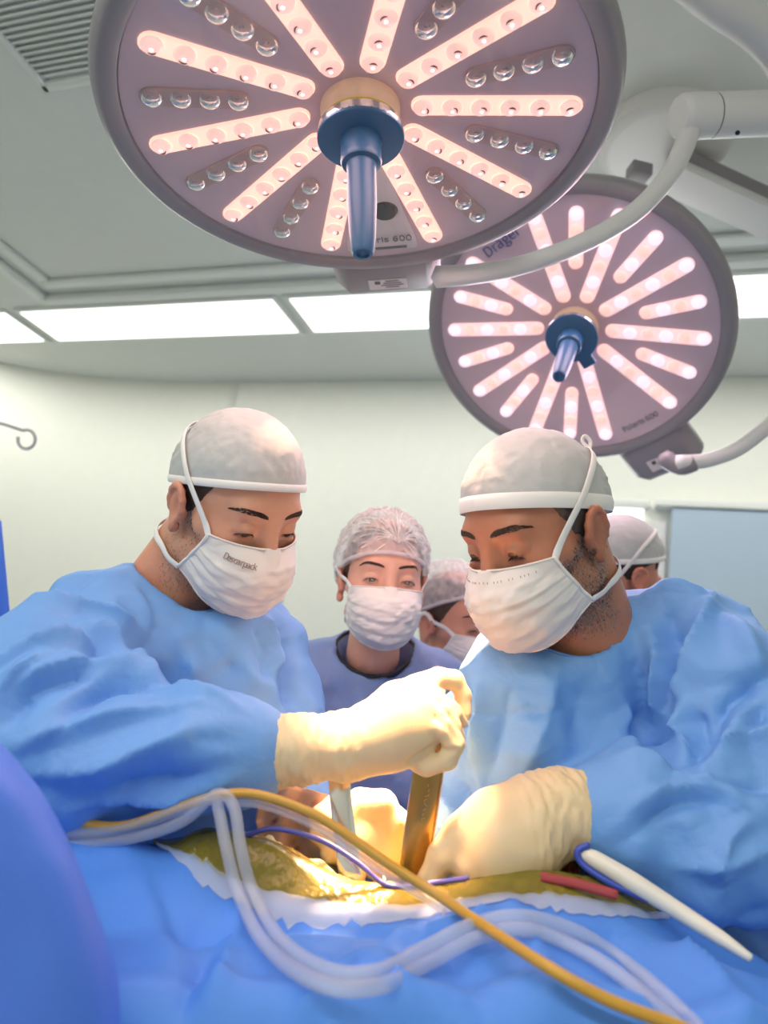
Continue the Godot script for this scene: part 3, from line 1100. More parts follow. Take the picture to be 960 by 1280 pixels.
func skin_tone(base: Color, q: Vector3, beard: float, grey: float, nz: FastNoiseLite, n2: FastNoiseLite) -> Color:
	var c := base
	var m := n2.get_noise_3d(q.x * 40.0, q.y * 40.0, q.z * 40.0)
	c = c * (1.0 + 0.07 * m)
	# blush of cheeks, nose, ears
	var warm := exp(-((absf(q.x) - 0.042) ** 2 + (q.y + 0.03) ** 2) / 0.0009) * 0.25 + (0.35 if absf(q.x) > 0.076 else 0.0)
	c = c.lerp(Color(c.r * 1.12, c.g * 0.72, c.b * 0.66), warm)
	if q.y < -0.066 and q.y > -0.09 and q.z > 0.075 and absf(q.x) < 0.022:
		c = c.lerp(lin(170, 90, 85), 0.6)
	if beard > 0.0:
		var jaw := smoothstep(0.0, -0.03, q.y + 0.25 * (q.z - 0.02)) * smoothstep(-0.165, -0.125, q.y) * smoothstep(-0.05, -0.028, q.z)
		if q.y > -0.035 and q.z > 0.028:
			jaw *= 0.1
		var n := nz.get_noise_3d(q.x, q.y, q.z)
		c = c.lerp(lin(118, 96, 84), jaw * beard * clampf(0.5 + n * 0.3, 0.0, 1.0))
	c.a = 1.0
	return c

func arc_patch(c: Vector3, r: float, el0: float, el1: Callable, az: float, tilt: Basis) -> Array:
	var G := []
	for i in 7:
		var row := []
		for k in 11:
			var a := lerpf(-az, az, k / 10.0)
			var e: float = lerpf(el0, el1.call(a), i / 6.0)
			row.append(c + tilt * (Vector3(sin(a) * cos(e), sin(e), cos(a) * cos(e)) * r))
		G.append(row)
	return sheet(G, 0.0008)

# one short hair: a three-sided sliver
func sliver(p: Vector3, q: Vector3, w: float) -> Array:
	var t := (q - p).normalized()
	var x := t.cross(Vector3(0.3, 0.2, 0.93)).normalized() * w
	var y := t.cross(x).normalized() * w
	return [PackedVector3Array([p + x, p - x * 0.5 + y * 0.8, p - x * 0.5 - y * 0.8, q]), PackedInt32Array([0, 3, 1, 1, 3, 2, 2, 3, 0])]

# everything on and of the head; returns the head's field
func build_head(o: Node3D, body_parts: Array, T: Transform3D, neck_w: Vector3, opt: Dictionary) -> void:
	var inv := T.affine_inverse()
	var f := head_field(inv * neck_w, opt.get("ears", true), opt.get("neck_r", 0.054))
	var cell: float = opt.cell
	var nb: Vector3 = inv * neck_w
	var lo := Vector3(-0.098, minf(-0.16, nb.y - 0.05), minf(-0.13, nb.z - 0.07))
	var hi := Vector3(0.098, 0.135, 0.13)
	var VI := nets(f.d, lo, hi, cell)
	var C := PackedColorArray()
	var nz := noise(420.0, 5, FastNoiseLite.TYPE_SIMPLEX, 2)
	var n2 := noise(1.0, 6)
	for q in VI[0]:
		C.append(skin_tone(opt.skin, q, opt.get("beard", 0.0), opt.get("grey", 0.0), nz, n2))
	var W := moved(VI, T)
	# body below joins the same mesh
	for b in body_parts:
		for q in b[0]:
			C.append(opt.skin)
	commit("body", join([W] + body_parts), M.skin, o, C)
	var rng := RandomNumberGenerator.new()
	rng.seed = opt.seed
	if opt.has("whiskers"):
		var hs2 := [[], []]
		var Nn := normals_of(VI[0], VI[1])
		for k in opt.whiskers:
			var vi: int = rng.randi() % VI[0].size()
			var q2: Vector3 = VI[0][vi]
			var jaw := smoothstep(-0.006, -0.03, q2.y + 0.25 * (q2.z - 0.02)) * smoothstep(-0.15, -0.12, q2.y) * smoothstep(-0.04, -0.022, q2.z)
			if absf(q2.x) > 0.078 or (q2.y > -0.03 and q2.z > 0.03) or rng.randf() > jaw:
				continue
			var jit := Vector3(rng.randf_range(-1, 1), rng.randf_range(-1, 1), rng.randf_range(-1, 1)) * 0.0018
			q2 += jit.slide(Nn[vi]) - Nn[vi] * 0.0002
			var dw := (Vector3(0, -1, 0.2) + Nn[vi] * 0.5 + Vector3(rng.randf_range(-0.4, 0.4), 0, rng.randf_range(-0.4, 0.4))).normalized()
			hs2[0 if rng.randf() < opt.grey else 1].append(sliver(q2, q2 + dw * rng.randf_range(0.002, 0.0042), 0.0004))
		commit("beard", moved(join(hs2[0]), T), M.whisker_white, o)
		commit("beard", moved(join(hs2[1]), T), M.brow_hair, o)
	# eyes, lids, lashes, brows
	for s: float in [-1.0, 1.0]:
		var c := Vector3(s * 0.0325, -0.001, 0.0712)
		var tilt := Basis(Vector3.UP, s * 0.16)
		var gaze: Vector3 = (tilt * Vector3(-s * 0.1, -0.55 if opt.lid < -0.1 else -0.3, 1)).normalized()
		var eb := SphereMesh.new()
		eb.radius = 0.0151
		eb.height = 0.0302
		eb.radial_segments = 20
		eb.rings = 10
		var eye := node("eyeball", eb, M.eye_white, o)
		eye.position = T * c - origin_of(o)
		eye.scale = Vector3.ONE * T.basis.x.length()
		commit("iris", moved(lathe([[0.0, 0.0156], [0.003, 0.0155], [0.0064, 0.0145], [0.0068, 0.013]], 18, frame_at(c, gaze)), T), M.iris, eye)
		var edge: float = opt.lid
		var up := arc_patch(c, 0.0163, 1.25, func(a: float) -> float: return edge - 0.28 * a * a, 1.25, tilt)
		var lowl := arc_patch(c, 0.0162, -1.25, func(a: float) -> float: return edge - 0.05 - opt.get("open", 0.12) + 0.1 * a * a, 1.25, tilt)
		var cu := PackedColorArray()
		for q in up[0]:
			cu.append(opt.skin)
		commit("eyelid", moved(up, T), M.skin, o, cu)
		cu = PackedColorArray()
		for q in lowl[0]:
			cu.append(opt.skin)
		commit("eyelid", moved(lowl, T), M.skin, o, cu)
		# lashes: short single hairs along the lid's edge
		var lashes := []
		for k in 46:
			var a := lerpf(-1.15, 1.15, k / 45.0)
			var e: float = edge - 0.28 * a * a
			var root := c + tilt * (Vector3(sin(a) * cos(e), sin(e), cos(a) * cos(e)) * 0.0164)
			var out := tilt * Vector3(sin(a) * 0.9 + rng.randf_range(-0.15, 0.15), -0.75 + rng.randf_range(-0.15, 0.15), cos(a))
			lashes.append(sliver(root, root + out.normalized() * rng.randf_range(0.0042, 0.0062), 0.00045))
		commit("eyelash", moved(join(lashes), T), M.lash_dark, o)
		var hairs := []
		var bt: float = opt.get("brow", 1.0)
		for k in 380:
			var q := rng.randf()
			var thick: float = (0.0032 * (1.0 - 0.75 * q * q) * minf(1.0, 0.5 + q * 4.0)) * bt
			var c3 := Vector3(s * lerpf(0.013, 0.054, q), 0.0195 + 0.0075 * sin(q * 2.4) - 0.004 * q + rng.randf_range(-1.0, 1.0) * thick, lerpf(0.092, 0.064, q * q))
			var p0 := snap(f, c3, 0.0001)
			var dv2 := Vector3(s * 0.9, 0.55 - 0.9 * q, -0.25)
			var p1 := snap(f, p0 + dv2 * 0.0055, 0.0009)
			hairs.append(sliver(p0, p1, 0.00055))
		commit("eyebrow", moved(join(hairs), T), opt.brow_mat, o)
	# hair: a thin shell that shows below the cap
	var hn := noise(90.0, 8, FastNoiseLite.TYPE_SIMPLEX, 2)
	var hairf := func(p: Vector3) -> float:
		var q := Vector3(p.x / 0.0795, (p.y - 0.03) / 0.0885, (p.z + 0.006) / 0.0935)
		var k := q.length()
		var base := (k - 1.0) * 0.082
		var line := p.z - (0.03 + (p.y - 0.02) * 0.55)
		if p.y < 0.008 and absf(p.x) > 0.05:
			line = maxf(line, p.z - (0.024 + p.y * 0.2) if p.z > 0.006 else -p.z - 0.028)
		var low: float = opt.get("nape", -0.045) - p.y
		return maxf(maxf(base, line), low) + hn.get_noise_3d(p.x, p.y * 0.4, p.z) * 0.003
	commit("hair", moved(nets(hairf, Vector3(-0.1, -0.08, -0.135), Vector3(0.1, 0.14, 0.1), 0.005), T), opt.hair_mat, o)
	# cap
	var capf := Field.new()
	var big: bool = opt.cap == "bouffant"
	if big:
		capf.ell(Vector3(0, 0.042, -0.02), Vector3(0.0925, 0.102, 0.108), 0.02)
		capf.ell(Vector3(0, 0.02, -0.075), Vector3(0.08, 0.075, 0.075), 0.04)
	else:
		capf.ell(Vector3(0, 0.036, -0.006), Vector3(0.082, 0.09, 0.0965), 0.02)
		capf.ell(Vector3(0, 0.015, -0.045), Vector3(0.068, 0.06, 0.055), 0.03)
	capf.ell(Vector3(0, -0.012, 0.028), Vector3(0.068, 0.093, 0.067), 0.02)
	capf.cap(Vector3(-0.036, 0.021, 0.074), Vector3(0.036, 0.021, 0.074), 0.016, 0.016, 0.018)
	var pl: Vector2 = opt.get("cap_plane", Vector2(0.022, 0.36))
	var cn := noise(22.0, opt.seed, FastNoiseLite.TYPE_SIMPLEX_SMOOTH, 3)
	var cf := func(p: Vector3) -> float:
		var d := capf.d(p)
		var an := atan2(p.x, p.z + 0.02)
		if big:
			d += 0.0035 * sin(an * 21.0 + 4.0 * cn.get_noise_3d(p.x, p.y, p.z)) * smoothstep(-0.02, 0.06, p.y) + 0.006 * cn.get_noise_3d(p.x * 1.5, p.y * 1.5, p.z * 1.5)
		else:
			var edge := smoothstep(opt.band, opt.band + 0.015, p.y - pl.x - pl.y * p.z)
			d += edge * (0.003 * absf(cn.get_noise_3d(p.x * 1.2, p.y * 0.5, p.z * 0.9)) + 0.0009 * cn.get_noise_3d(p.x * 3.0, p.y * 2.0, p.z * 3.0) - 0.001) + 0.0016 * sin(an * 34.0 + 9.0 * cn.get_noise_3d(p.x, p.y, p.z)) * smoothstep(-0.03, -0.08, p.z)
		return maxf(d, pl.x + pl.y * p.z - p.y)
	commit("surgical_cap" if not big else "hair_net", moved(nets(cf, Vector3(-0.115, -0.075, -0.165), Vector3(0.115, 0.165, 0.115), cell * 0.86), T), M.cap_net if big else M.cap_fabric, o)
	if big:
		var strands := []
		for k in 22:
			var an5 := TAU * k / 22.0 + rng.randf_range(-0.1, 0.1)
			var gather := Vector3(0.012, 0.082, 0.085)
			var far := Vector3(sin(an5) * 0.1, 0.03 + cos(an5) * 0.07, -0.05)
			var line2 := []
			for m in 6:
				var ps := snap(capf, gather.lerp(far, m / 5.0 * 0.9 + 0.04) + Vector3(0, 0.03 * sin(m * 0.6), 0.03), 0.001)
				if ps.y < pl.x + pl.y * ps.z + 0.004:
					break
				line2.append(snap(capf, gather.lerp(far, m / 5.0 * 0.9 + 0.04) + Vector3(0, 0.03 * sin(m * 0.6), 0.03), 0.001 + 0.0012 * sin(m * 2.0)))
			if line2.size() > 2:
				strands.append(tube(line2, [0.0003, 0.0011, 0.0013, 0.0012, 0.001, 0.0003].slice(0, line2.size()), 5, 3))
		if strands.size():
			commit("net_pleats", moved(join(strands), T), M.tie_fabric, o)
	# band along the cap's edge
	var G := []
	for row in 4:
		var line := []
		for k in 49:
			var an2 := TAU * k / 48
			var dirv := Vector3(sin(an2), 0, cos(an2))
			var r := 0.05
			for it in 14:
				var p2 := Vector3(0, 0, -0.03) + dirv * r
				p2.y = pl.x + pl.y * p2.z + 0.0005 + row / 3.0 * opt.band
				r -= capf.d(p2) * 0.9
			var p3 := Vector3(0, 0, -0.03) + dirv * (r + 0.0026 + (0.0 if row in [1, 2] else -0.001))
			p3.y = pl.x + pl.y * p3.z - 0.001 + row / 3.0 * opt.band
			line.append(p3)
		G.append(line)
	G.reverse()
	commit("cap_band", moved(sheet(G, 0.0012), T), M.tie_fabric if not big else M.cap_net, o)
	# mask with pleats
	var hs: float = opt.get("mask_h", 1.0)
	var mg := []
	var mn := noise(30.0, opt.seed + 3)
	for r in 41:
		var v := r / 40.0
		var row2 := []
		for k in 45:
			var u := (k - 22) / 22.0
			var p4 := mask_point(u, v, hs)
			var saw := 0.0
			if v > 0.18 and v < 0.86:
				saw = fposmod((v - 0.18) / 0.17, 1.0)
			var outv := Vector3(p4.x, 0.0, p4.z - 0.02).normalized()
			p4 += outv * ((0.0028 * saw + 0.0055 * mn.get_noise_3d(p4.x * 1.2, p4.y * 2.0, p4.z) * smoothstep(0.05, 0.3, v)) * (1.0 - absf(u) * 0.4) + 0.001)
			var gap := f.d(p4)
			if gap < 0.0035:
				p4 += f.grad(p4) * (0.0035 - gap)
			row2.append(p4)
		mg.append(row2)
	var mask := commit("face_mask", moved(sheet(mg, 0.0014), T), M.mask_fabric, o)
	for side in [0, 44]:
		var ln := []
		for r in range(0, 41, 4):
			ln.append(mg[r][side])
		commit("side_binding", moved(tube(ln, 0.0024, 8, 3), T), M.tie_fabric, mask)
	for rr in [0, 40]:
		var ln2 := []
		for k in range(0, 45, 4):
			ln2.append(mg[rr][k])
		commit("edge_binding", moved(tube(ln2, 0.0015, 6, 3), T), M.mask_fabric, mask)
	if opt.get("stitch", false):
		for k in 24:
			var pq: Vector3 = mg[4][6 + int(k * 1.35)]
			commit("stitch", moved(tube([pq + Vector3(0, -0.0012, 0.0012), pq + Vector3(0, 0.0012, 0.0012)], 0.0004, 5, 1), T), M.print_faint, mask)
	if opt.has("text"):
		var pu: float = opt.text[1]
		var k0 := int(22 + pu * 22)
		var p0: Vector3 = mg[7][k0]
		var xx: Vector3 = (mg[7][k0 + 2] - mg[7][k0 - 2]).normalized()
		var yy: Vector3 = (mg[5][k0] - mg[9][k0]).normalized()
		var zz := xx.cross(yy).normalized()
		var chars: String = opt.text[0]
		for ci in chars.length():
			var kk := k0 + (ci - chars.length() * 0.5 + 0.5) * 0.86
			var ki := clampi(int(kk), 1, 43)
			var pc: Vector3 = mg[7][ki].lerp(mg[7][ki + 1], kk - ki)
			var x2: Vector3 = (mg[7][ki + 1] - mg[7][ki - 1]).normalized()
			var z2 := x2.cross(yy).normalized()
			text_node(chars[ci], 0.011, T * Transform3D(Basis(x2, z2.cross(x2), z2), pc + z2 * 0.0012), M.print_faint, mask)
	# ties
	for s: float in [-1.0, 1.0]:
		var e0 := 0 if s < 0 else 44
		var ptsA := []
		for w in opt.get("tie_up", [Vector3(0.074, 0.008, 0.03), Vector3(0.08, 0.034, 0.0), Vector3(0.082, 0.055, -0.03), Vector3(0.07, 0.072, -0.07), Vector3(0.03, 0.08, -0.11)]):
			ptsA.append(Vector3(w.x * s, w.y, w.z))
		tie(o, mg[1][e0], ptsA, f, capf, T)
		if opt.get("low_tie", true):
			var ptsB := []
			for w in [Vector3(0.062, -0.085, -0.01), Vector3(0.06, -0.085, -0.045), Vector3(0.035, -0.075, -0.09), Vector3(0.0, -0.07, -0.1)]:
				ptsB.append(Vector3(w.x * s, w.y, w.z))
			tie(o, mg[39][e0], ptsB, f, f, T)

func tie(o: Node, start: Vector3, pts: Array, f: Field, capf: Field, T: Transform3D) -> void:
	var P2 := []
	var N2 := []
	var path := spline([start] + pts, 4)
	for q in path:
		if f.d(q) < 0.0025 or P2.size() > 3:
			q = snap(f, q, 0.0025)
		var g := f.grad(q)
		if capf.d(q) < 0.0045:
			q = snap(capf, q, 0.0045)
			g = capf.grad(q)
		P2.append(q)
		N2.append(g)
	commit("mask_tie", moved(ribbon(P2, N2, 0.009, 3), T), M.tie_fabric, o)

# ---------------------------------------------------------------- cloth on bodies
# folds: [[ [u, v], ... ], amplitude, width]: ridges (or valleys) along lines on the cloth
func drape_over(f: Field, lo: Vector3, hi: Vector3, cell: float, folds: Array, crumple: float, seed_: int, stretch := Vector3.ONE, calm := []) -> Array:
	var VI: Array
	if lo.y < 0.9 and hi.y > 1.1:
		# below the table top a coarser mesh is enough
		VI = join([nets(f.d, Vector3(lo.x, 0.94, lo.z), hi, cell), nets(f.d, lo, Vector3(hi.x, 0.955, hi.z), 0.02)])
	else:
		VI = nets(f.d, lo, hi, cell)
	var V: PackedVector3Array = VI[0]
	var N := normals_of(V, VI[1])
	var big := noise(7.0, seed_, FastNoiseLite.TYPE_SIMPLEX_SMOOTH, 1)
	var cel := noise(9.0, seed_ + 1, FastNoiseLite.TYPE_CELLULAR, 1)
	cel.cellular_return_type = FastNoiseLite.RETURN_DISTANCE2_SUB
	cel.cellular_jitter = 1.0
	var fine := noise(30.0, seed_ + 2, FastNoiseLite.TYPE_SIMPLEX_SMOOTH, 2)
	var A := PackedVector3Array()
	var D := PackedVector3Array()
	var inv := PackedFloat32Array()
	var amp := PackedFloat32Array()
	var wid := PackedFloat32Array()
	for fo in folds:
		var pts := []
		for q in fo[0]:
			pts.append(cast(f, q[0], q[1], fo[3] if fo.size() > 3 else 0.5))
		var path := spline(pts, 3)
		var n := path.size()
		for i in n - 1:
			A.append(path[i])
			D.append(path[i + 1] - path[i])
			inv.append(1.0 / maxf((path[i + 1] - path[i]).length_squared(), 1e-9))
			var tp := sin(PI * (i + 0.5) / (n - 1))
			amp.append(2.7 * fo[1] * (0.35 + 0.65 * tp))
			wid.append(fo[2])
	var bins := {}
	var none := []
	for s in A.size():
		var bb := AABB(A[s], Vector3.ZERO).expand(A[s] + D[s]).grow(wid[s] * 2.0)
		var i0 := Vector3i((bb.position / 0.06).floor())
		var i1 := Vector3i((bb.end / 0.06).floor())
		for x in range(i0.x, i1.x + 1):
			for y in range(i0.y, i1.y + 1):
				for z in range(i0.z, i1.z + 1):
					var key := Vector3i(x, y, z)
					if not bins.has(key):
						bins[key] = []
					bins[key].append(s)
	var waves := []
	var rg := RandomNumberGenerator.new()
	rg.seed = seed_
	for k in 5:
		waves.append([Vector3(rg.randf_range(-1, 1), rg.randf_range(-1, 1), rg.randf_range(-0.6, 0.6)).normalized() / [0.24, 0.17, 0.125, 0.09, 0.065][k], rg.randf() * 3.0, 0.5, [1.5, 1.15, 0.9, 0.6, 0.4][k]])
	for i in V.size():
		var p := V[i]
		var q := p * stretch
		var h := crumple * big.get_noise_3dv(q) * 0.8
		for w4 in waves:
			var ph: float = q.dot(w4[0]) + w4[2] * fine.get_noise_3dv(q * 0.22 + w4[0])
			var tri := absf(fposmod(ph, 1.0) - 0.5) * 4.0 - 1.0
			h += crumple * w4[3] * tri * smoothstep(-0.1, 0.45, big.get_noise_3dv(q * 0.8 + w4[0] * w4[1]))
		var still := 1.0
		for cp in calm:
			still = minf(still, smoothstep(cp[1], cp[1] * 2.0, p.distance_to(cp[0])))
		h *= still
		var pos := 0.0
		var neg := 0.0
		for s in bins.get(Vector3i((p / 0.06).floor()), none):
			var pa := p - A[s]
			var w := wid[s]
			var dd := D[s]
			var t := clampf(pa.dot(dd) * inv[s], 0.0, 1.0)
			var l2 := (pa - dd * t).length_squared()
			if l2 < w * w * 3.9:
				var x := sqrt(l2) / w
				var e := amp[s] * (exp(-x * 2.3) - 0.01) * still
				if e > 0.0:
					pos = maxf(pos, e)
				else:
					neg = minf(neg, e)
		V[i] = p + N[i] * (h + pos + neg)
	# one light relaxing pass takes the stair-steps out of the creases
	var S := PackedVector3Array()
	var cnt := PackedInt32Array()
	S.resize(V.size())
	cnt.resize(V.size())
	var I: PackedInt32Array = VI[1]
	for t3 in range(0, I.size(), 3):
		var a3 := I[t3]
		var b3 := I[t3 + 1]
		var c3 := I[t3 + 2]
		S[a3] += V[b3] + V[c3]
		S[b3] += V[a3] + V[c3]
		S[c3] += V[a3] + V[b3]
		cnt[a3] += 2
		cnt[b3] += 2
		cnt[c3] += 2
	for i in V.size():
		if cnt[i]:
			V[i] = V[i].lerp(S[i] / cnt[i], 0.4)
	VI[0] = V
	return VI

func bounds(pts: Array, m: float) -> Array:
	var a := AABB(pts[0], Vector3.ZERO)
	for p in pts:
		a = a.expand(p)
	a = a.grow(m)
	return [a.position, a.end]

# radius given in pixels of the photograph at that depth
func rp(px: float, d: float) -> float:
	return px * d / FPX

func limb(f: Field, js: Array, k: float) -> Array:
	var pts := []
	var rs := []
	for j in js:
		pts.append(P(j[0], j[1], j[2]))
		rs.append(rp(j[3], j[2]))
	f.chain(pts, rs, k)
	return pts

func shrunk(f: Field, by: float) -> Callable:
	return func(p: Vector3) -> float: return f.d(p) + by

func legs(o: Node3D, hip: Vector3, side: Vector3) -> void:
	for s: float in [-1.0, 1.0]:
		var h := hip + side * (0.09 * s)
		var ft := Vector3(h.x, 0.1, h.z) + side * (0.04 * s)
		commit("trouser_leg", tube([h, h.lerp(ft, 0.5) , ft], [0.1, 0.085, 0.075], 16, 4), M.scrub_teal, o)
		var fw := Vector3.UP.cross(side).normalized()
		if fw.dot(wound - o.position) < 0:
			fw = -fw
		commit("shoe", tube([Vector3(ft.x, 0.045, ft.z) - fw * 0.05, Vector3(ft.x, 0.045, ft.z) + fw * 0.06, Vector3(ft.x, 0.035, ft.z) + fw * 0.15], [0.042, 0.043, 0.032], 14, 4), M.shoe_white, o)

func neckline(f_no_cut: Field, a: Vector3, b: Vector3, r0: float, r1: float) -> Array:
	var l := (b - a).length()
	var ax := (b - a) / l
	var fr := frame_at(a, ax)
	var ring := []
	for k in 36:
		var an := TAU * k / 36
		var o := fr.basis.x * cos(an) + fr.basis.y * sin(an)
		var t := -0.02
		for i in 60:
			var p := a + ax * t + o * lerpf(r0, r1, clampf(t / l, 0.0, 1.0))
			var d := f_no_cut.d(p)
			if d > -0.0006:
				break
			t += maxf(0.0008, -d * 0.7)
		ring.append(a + ax * (t - 0.008) + o * (lerpf(r0, r1, clampf((t - 0.008) / l, 0.0, 1.0)) + 0.0015))
	return ring

func basis_of(x: Vector3, up: Vector3, fw: Vector3, s: float) -> Basis:
	var z := (CB * fw).normalized()
	var y := CB * up
	y = (y - z * y.dot(z)).normalized()
	return Basis(y.cross(z) * s, y * s, z * s)

func build_surgeon_a() -> void:
	# clean-shaven surgeon who lifts the retractor
	var T := Transform3D(basis_of(Vector3.ZERO, Vector3(0.345, 0.884, 0.315), Vector3(0.624, -0.45, 0.62), 1.0), P(295, 626, 1.05))
	var hip := P(215, 1100, 1.12)
	var o := thing("person", "surgeon in blue gown bending down, white mask with printed word, lifting a flat metal retractor", "person", Vector3(hip.x, 0, hip.z))
	var nb := P(200, 752, 1.1)
	var f := Field.new()
	limb(f, [[200, 800, 1.1, 78], [225, 900, 1.12, 118], [235, 1060, 1.14, 135], [235, 1330, 1.2, 150]], 0.06)
	limb(f, [[262, 820, 1.09, 80], [285, 930, 1.1, 88], [280, 1050, 1.12, 90]], 0.06)
	limb(f, [[128, 778, 1.03, 60], [205, 775, 1.12, 66], [305, 812, 1.17, 62]], 0.06)
	limb(f, [[320, 812, 1.17, 58], [338, 880, 1.16, 52], [352, 950, 1.1, 46], [395, 1035, 0.98, 36]], 0.04)
	limb(f, [[112, 808, 1.0, 82], [40, 880, 0.9, 96], [5, 925, 0.86, 98]], 0.05)
	limb(f, [[-5, 915, 0.86, 96], [90, 925, 0.85, 92], [190, 936, 0.845, 72], [270, 938, 0.84, 59], [300, 940, 0.84, 49], [324, 940, 0.84, 36]], 0.05)
	var ca := P(205, 790, 1.1)
	var cb := P(250, 690, 1.075)
	var collar := neckline(f, ca, cb, 0.052, 0.085)
	f.cut(ca, cb, 0.052, 0.085, 0.006)
	var b := bounds([P(-120, 700, 0.85), P(-60, 1080, 0.8), P(330, 950, 0.8), P(400, 700, 1.25), P(235, 1330, 1.2), P(120, 1200, 1.3), P(420, 1050, 0.95)], 0.16)
	var folds := [
		[[[108, 784], [140, 808], [192, 842]], 0.013, 0.03], [[[50, 762], [115, 764], [172, 790]], 0.01, 0.03], [[[0, 826], [60, 810], [112, 804]], 0.012, 0.03], [[[14, 897], [42, 862], [100, 838], [132, 816]], -0.012, 0.03], [[[20, 860], [60, 842], [120, 828], [170, 836]], 0.01, 0.026],
		[[[84, 905], [104, 878], [142, 852], [208, 850]], -0.012, 0.026], [[[205, 850], [262, 868], [314, 894]], 0.009, 0.022], [[[45, 966], [120, 958], [205, 930], [312, 906]], 0.011, 0.034], [[[118, 986], [228, 974], [314, 950]], -0.008, 0.026], [[[100, 1006], [200, 1000], [280, 980], [312, 966]], 0.008, 0.024],
		[[[30, 930], [90, 905], [170, 890], [250, 882]], 0.008, 0.028], [[[262, 902], [312, 915]], 0.006, 0.012], [[[250, 925], [312, 930]], -0.006, 0.012], [[[255, 945], [312, 944]], 0.006, 0.012], [[[265, 962], [312, 958]], -0.005, 0.012], [[[262, 982], [312, 976]], 0.005, 0.012],
		[[[181, 748], [187, 790], [200, 848]], -0.005, 0.012], [[[215, 786], [245, 835], [272, 885]], 0.006, 0.04], [[[255, 800], [290, 835], [312, 872]], -0.006, 0.035], [[[333, 782], [344, 830], [346, 890]], 0.012, 0.028], [[[360, 780], [364, 840], [368, 890]], -0.012, 0.024], [[[318, 790], [330, 840], [330, 880]], -0.007, 0.02], [[[0, 870], [20, 845], [60, 826]], 0.009, 0.026],
	]
	var body := nets(shrunk(f, 0.036), b[0], b[1], 0.02)
	commit("gown", drape_over(f, b[0], b[1], 0.0052, folds, 0.0065, 41, Vector3.ONE, [[P(318, 940, 0.84), 0.05], [ca, 0.07]]), M.gown_blue, o)
	commit("neck_binding", tube(collar, 0.0022, 8, 3, true), M.collar_blue, o)
	build_head(o, [body], T, nb, {"cell": 0.0034, "skin": lin(214, 158, 132), "beard": 0.35, "grey": 0.3, "whiskers": 9000, "lid": -0.22, "open": 0.42, "brow_mat": M.brow_hair, "hair_mat": M.hair_brown, "cap": "tied", "cap_plane": Vector2(0.022, 0.4), "band": 0.011, "seed": 4, "text": ["Descarpack", -0.42]})
	legs(o, hip, CB.x.slide(Vector3.UP).normalized())
	# lifting hand
	var h := Field.new()
	limb(h, [[300, 940, 0.84, 42], [330, 940, 0.84, 45], [380, 936, 0.84, 41], [430, 932, 0.84, 36.5], [470, 919, 0.838, 38], [505, 893, 0.836, 41], [522, 884, 0.838, 34]], 0.012)
	limb(h, [[440, 932, 0.84, 36], [498, 916, 0.832, 38], [520, 912, 0.83, 30]], 0.02)
	limb(h, [[522, 862, 0.846, 20], [548, 848, 0.857, 13.5], [567, 850, 0.864, 12.5], [578, 869, 0.864, 11], [581, 893, 0.857, 8.5]], 0.0035)
	limb(h, [[530, 870, 0.832, 18], [551, 874, 0.829, 12], [567, 890, 0.83, 10.5], [577, 903, 0.836, 8]], 0.003)
	limb(h, [[530, 887, 0.824, 18], [552, 891, 0.818, 12], [566, 908, 0.819, 10.5], [573, 920, 0.826, 8.5]], 0.003)
	limb(h, [[530, 905, 0.82, 20], [554, 909, 0.811, 13.5], [568, 930, 0.81, 13], [559, 950, 0.812, 12.5], [533, 959, 0.816, 11.5], [523, 957, 0.82, 10]], 0.0035)
	limb(h, [[478, 938, 0.85, 26], [508, 940, 0.868, 15], [528, 948, 0.872, 12.5], [541, 953, 0.868, 10]], 0.008)
	# grooves between the curled fingers, the gap under the palm and the loop of the index finger
	var groove := []
	for q in [[[551, 863], [563, 872], [575, 888], 3.0], [[548, 880], [562, 894], [574, 911], 2.4], [[545, 898], [560, 910], [573, 926], 2.4], [[541, 935], [555, 938], [568, 939], 2.2], [[541, 936], [526, 944], [511, 954], 5.0]]:
		for k in 2:
			groove.append([cast(h, q[k][0], q[k][1]), cast(h, q[k + 1][0], q[k + 1][1]), rp(q[3], 0.83)])
	for q in groove:
		h.cut(q[0], q[1], q[2], q[2], 0.004)
	h.cut(P(561, 867, 0.80), P(563, 870, 0.90), 0.0045, 0.0045, 0.004)
	var hb := bounds([P(318, 880, 0.8), P(318, 1000, 0.9), P(600, 830, 0.8), P(600, 980, 0.9)], 0.03)
	var hv := nets(func(p: Vector3) -> float: return maxf(h.d(p), (P(316, 940, 0.84) - p).dot((P(430, 933, 0.84) - P(318, 940, 0.84)).normalized())), hb[0], hb[1], 0.0027)
	wrinkle(hv, 51, 0.0012, P(330, 940, 0.84), P(440, 932, 0.84))
	commit("glove", hv, M.glove_latex, o)
	var ring := []
	var wa := P(321, 940, 0.84)
	var wf := frame_at(wa, P(430, 933, 0.84) - wa)
	for k in 20:
		ring.append(wa + (wf.basis.x * cos(TAU * k / 20) + wf.basis.y * sin(TAU * k / 20)) * rp(44.5, 0.84))
	commit("glove_cuff", tube(ring, 0.0034, 8, 3, true), M.glove_latex, o)
	# the other hand, deep in the light
	var h2 := Field.new()
	limb(h2, [[405, 1055, 0.96, 32], [430, 1050, 0.93, 34], [458, 1034, 0.91, 36]], 0.02)
	limb(h2, [[440, 1050, 0.91, 30], [470, 1052, 0.9, 33], [478, 1072, 0.89, 26]], 0.02)
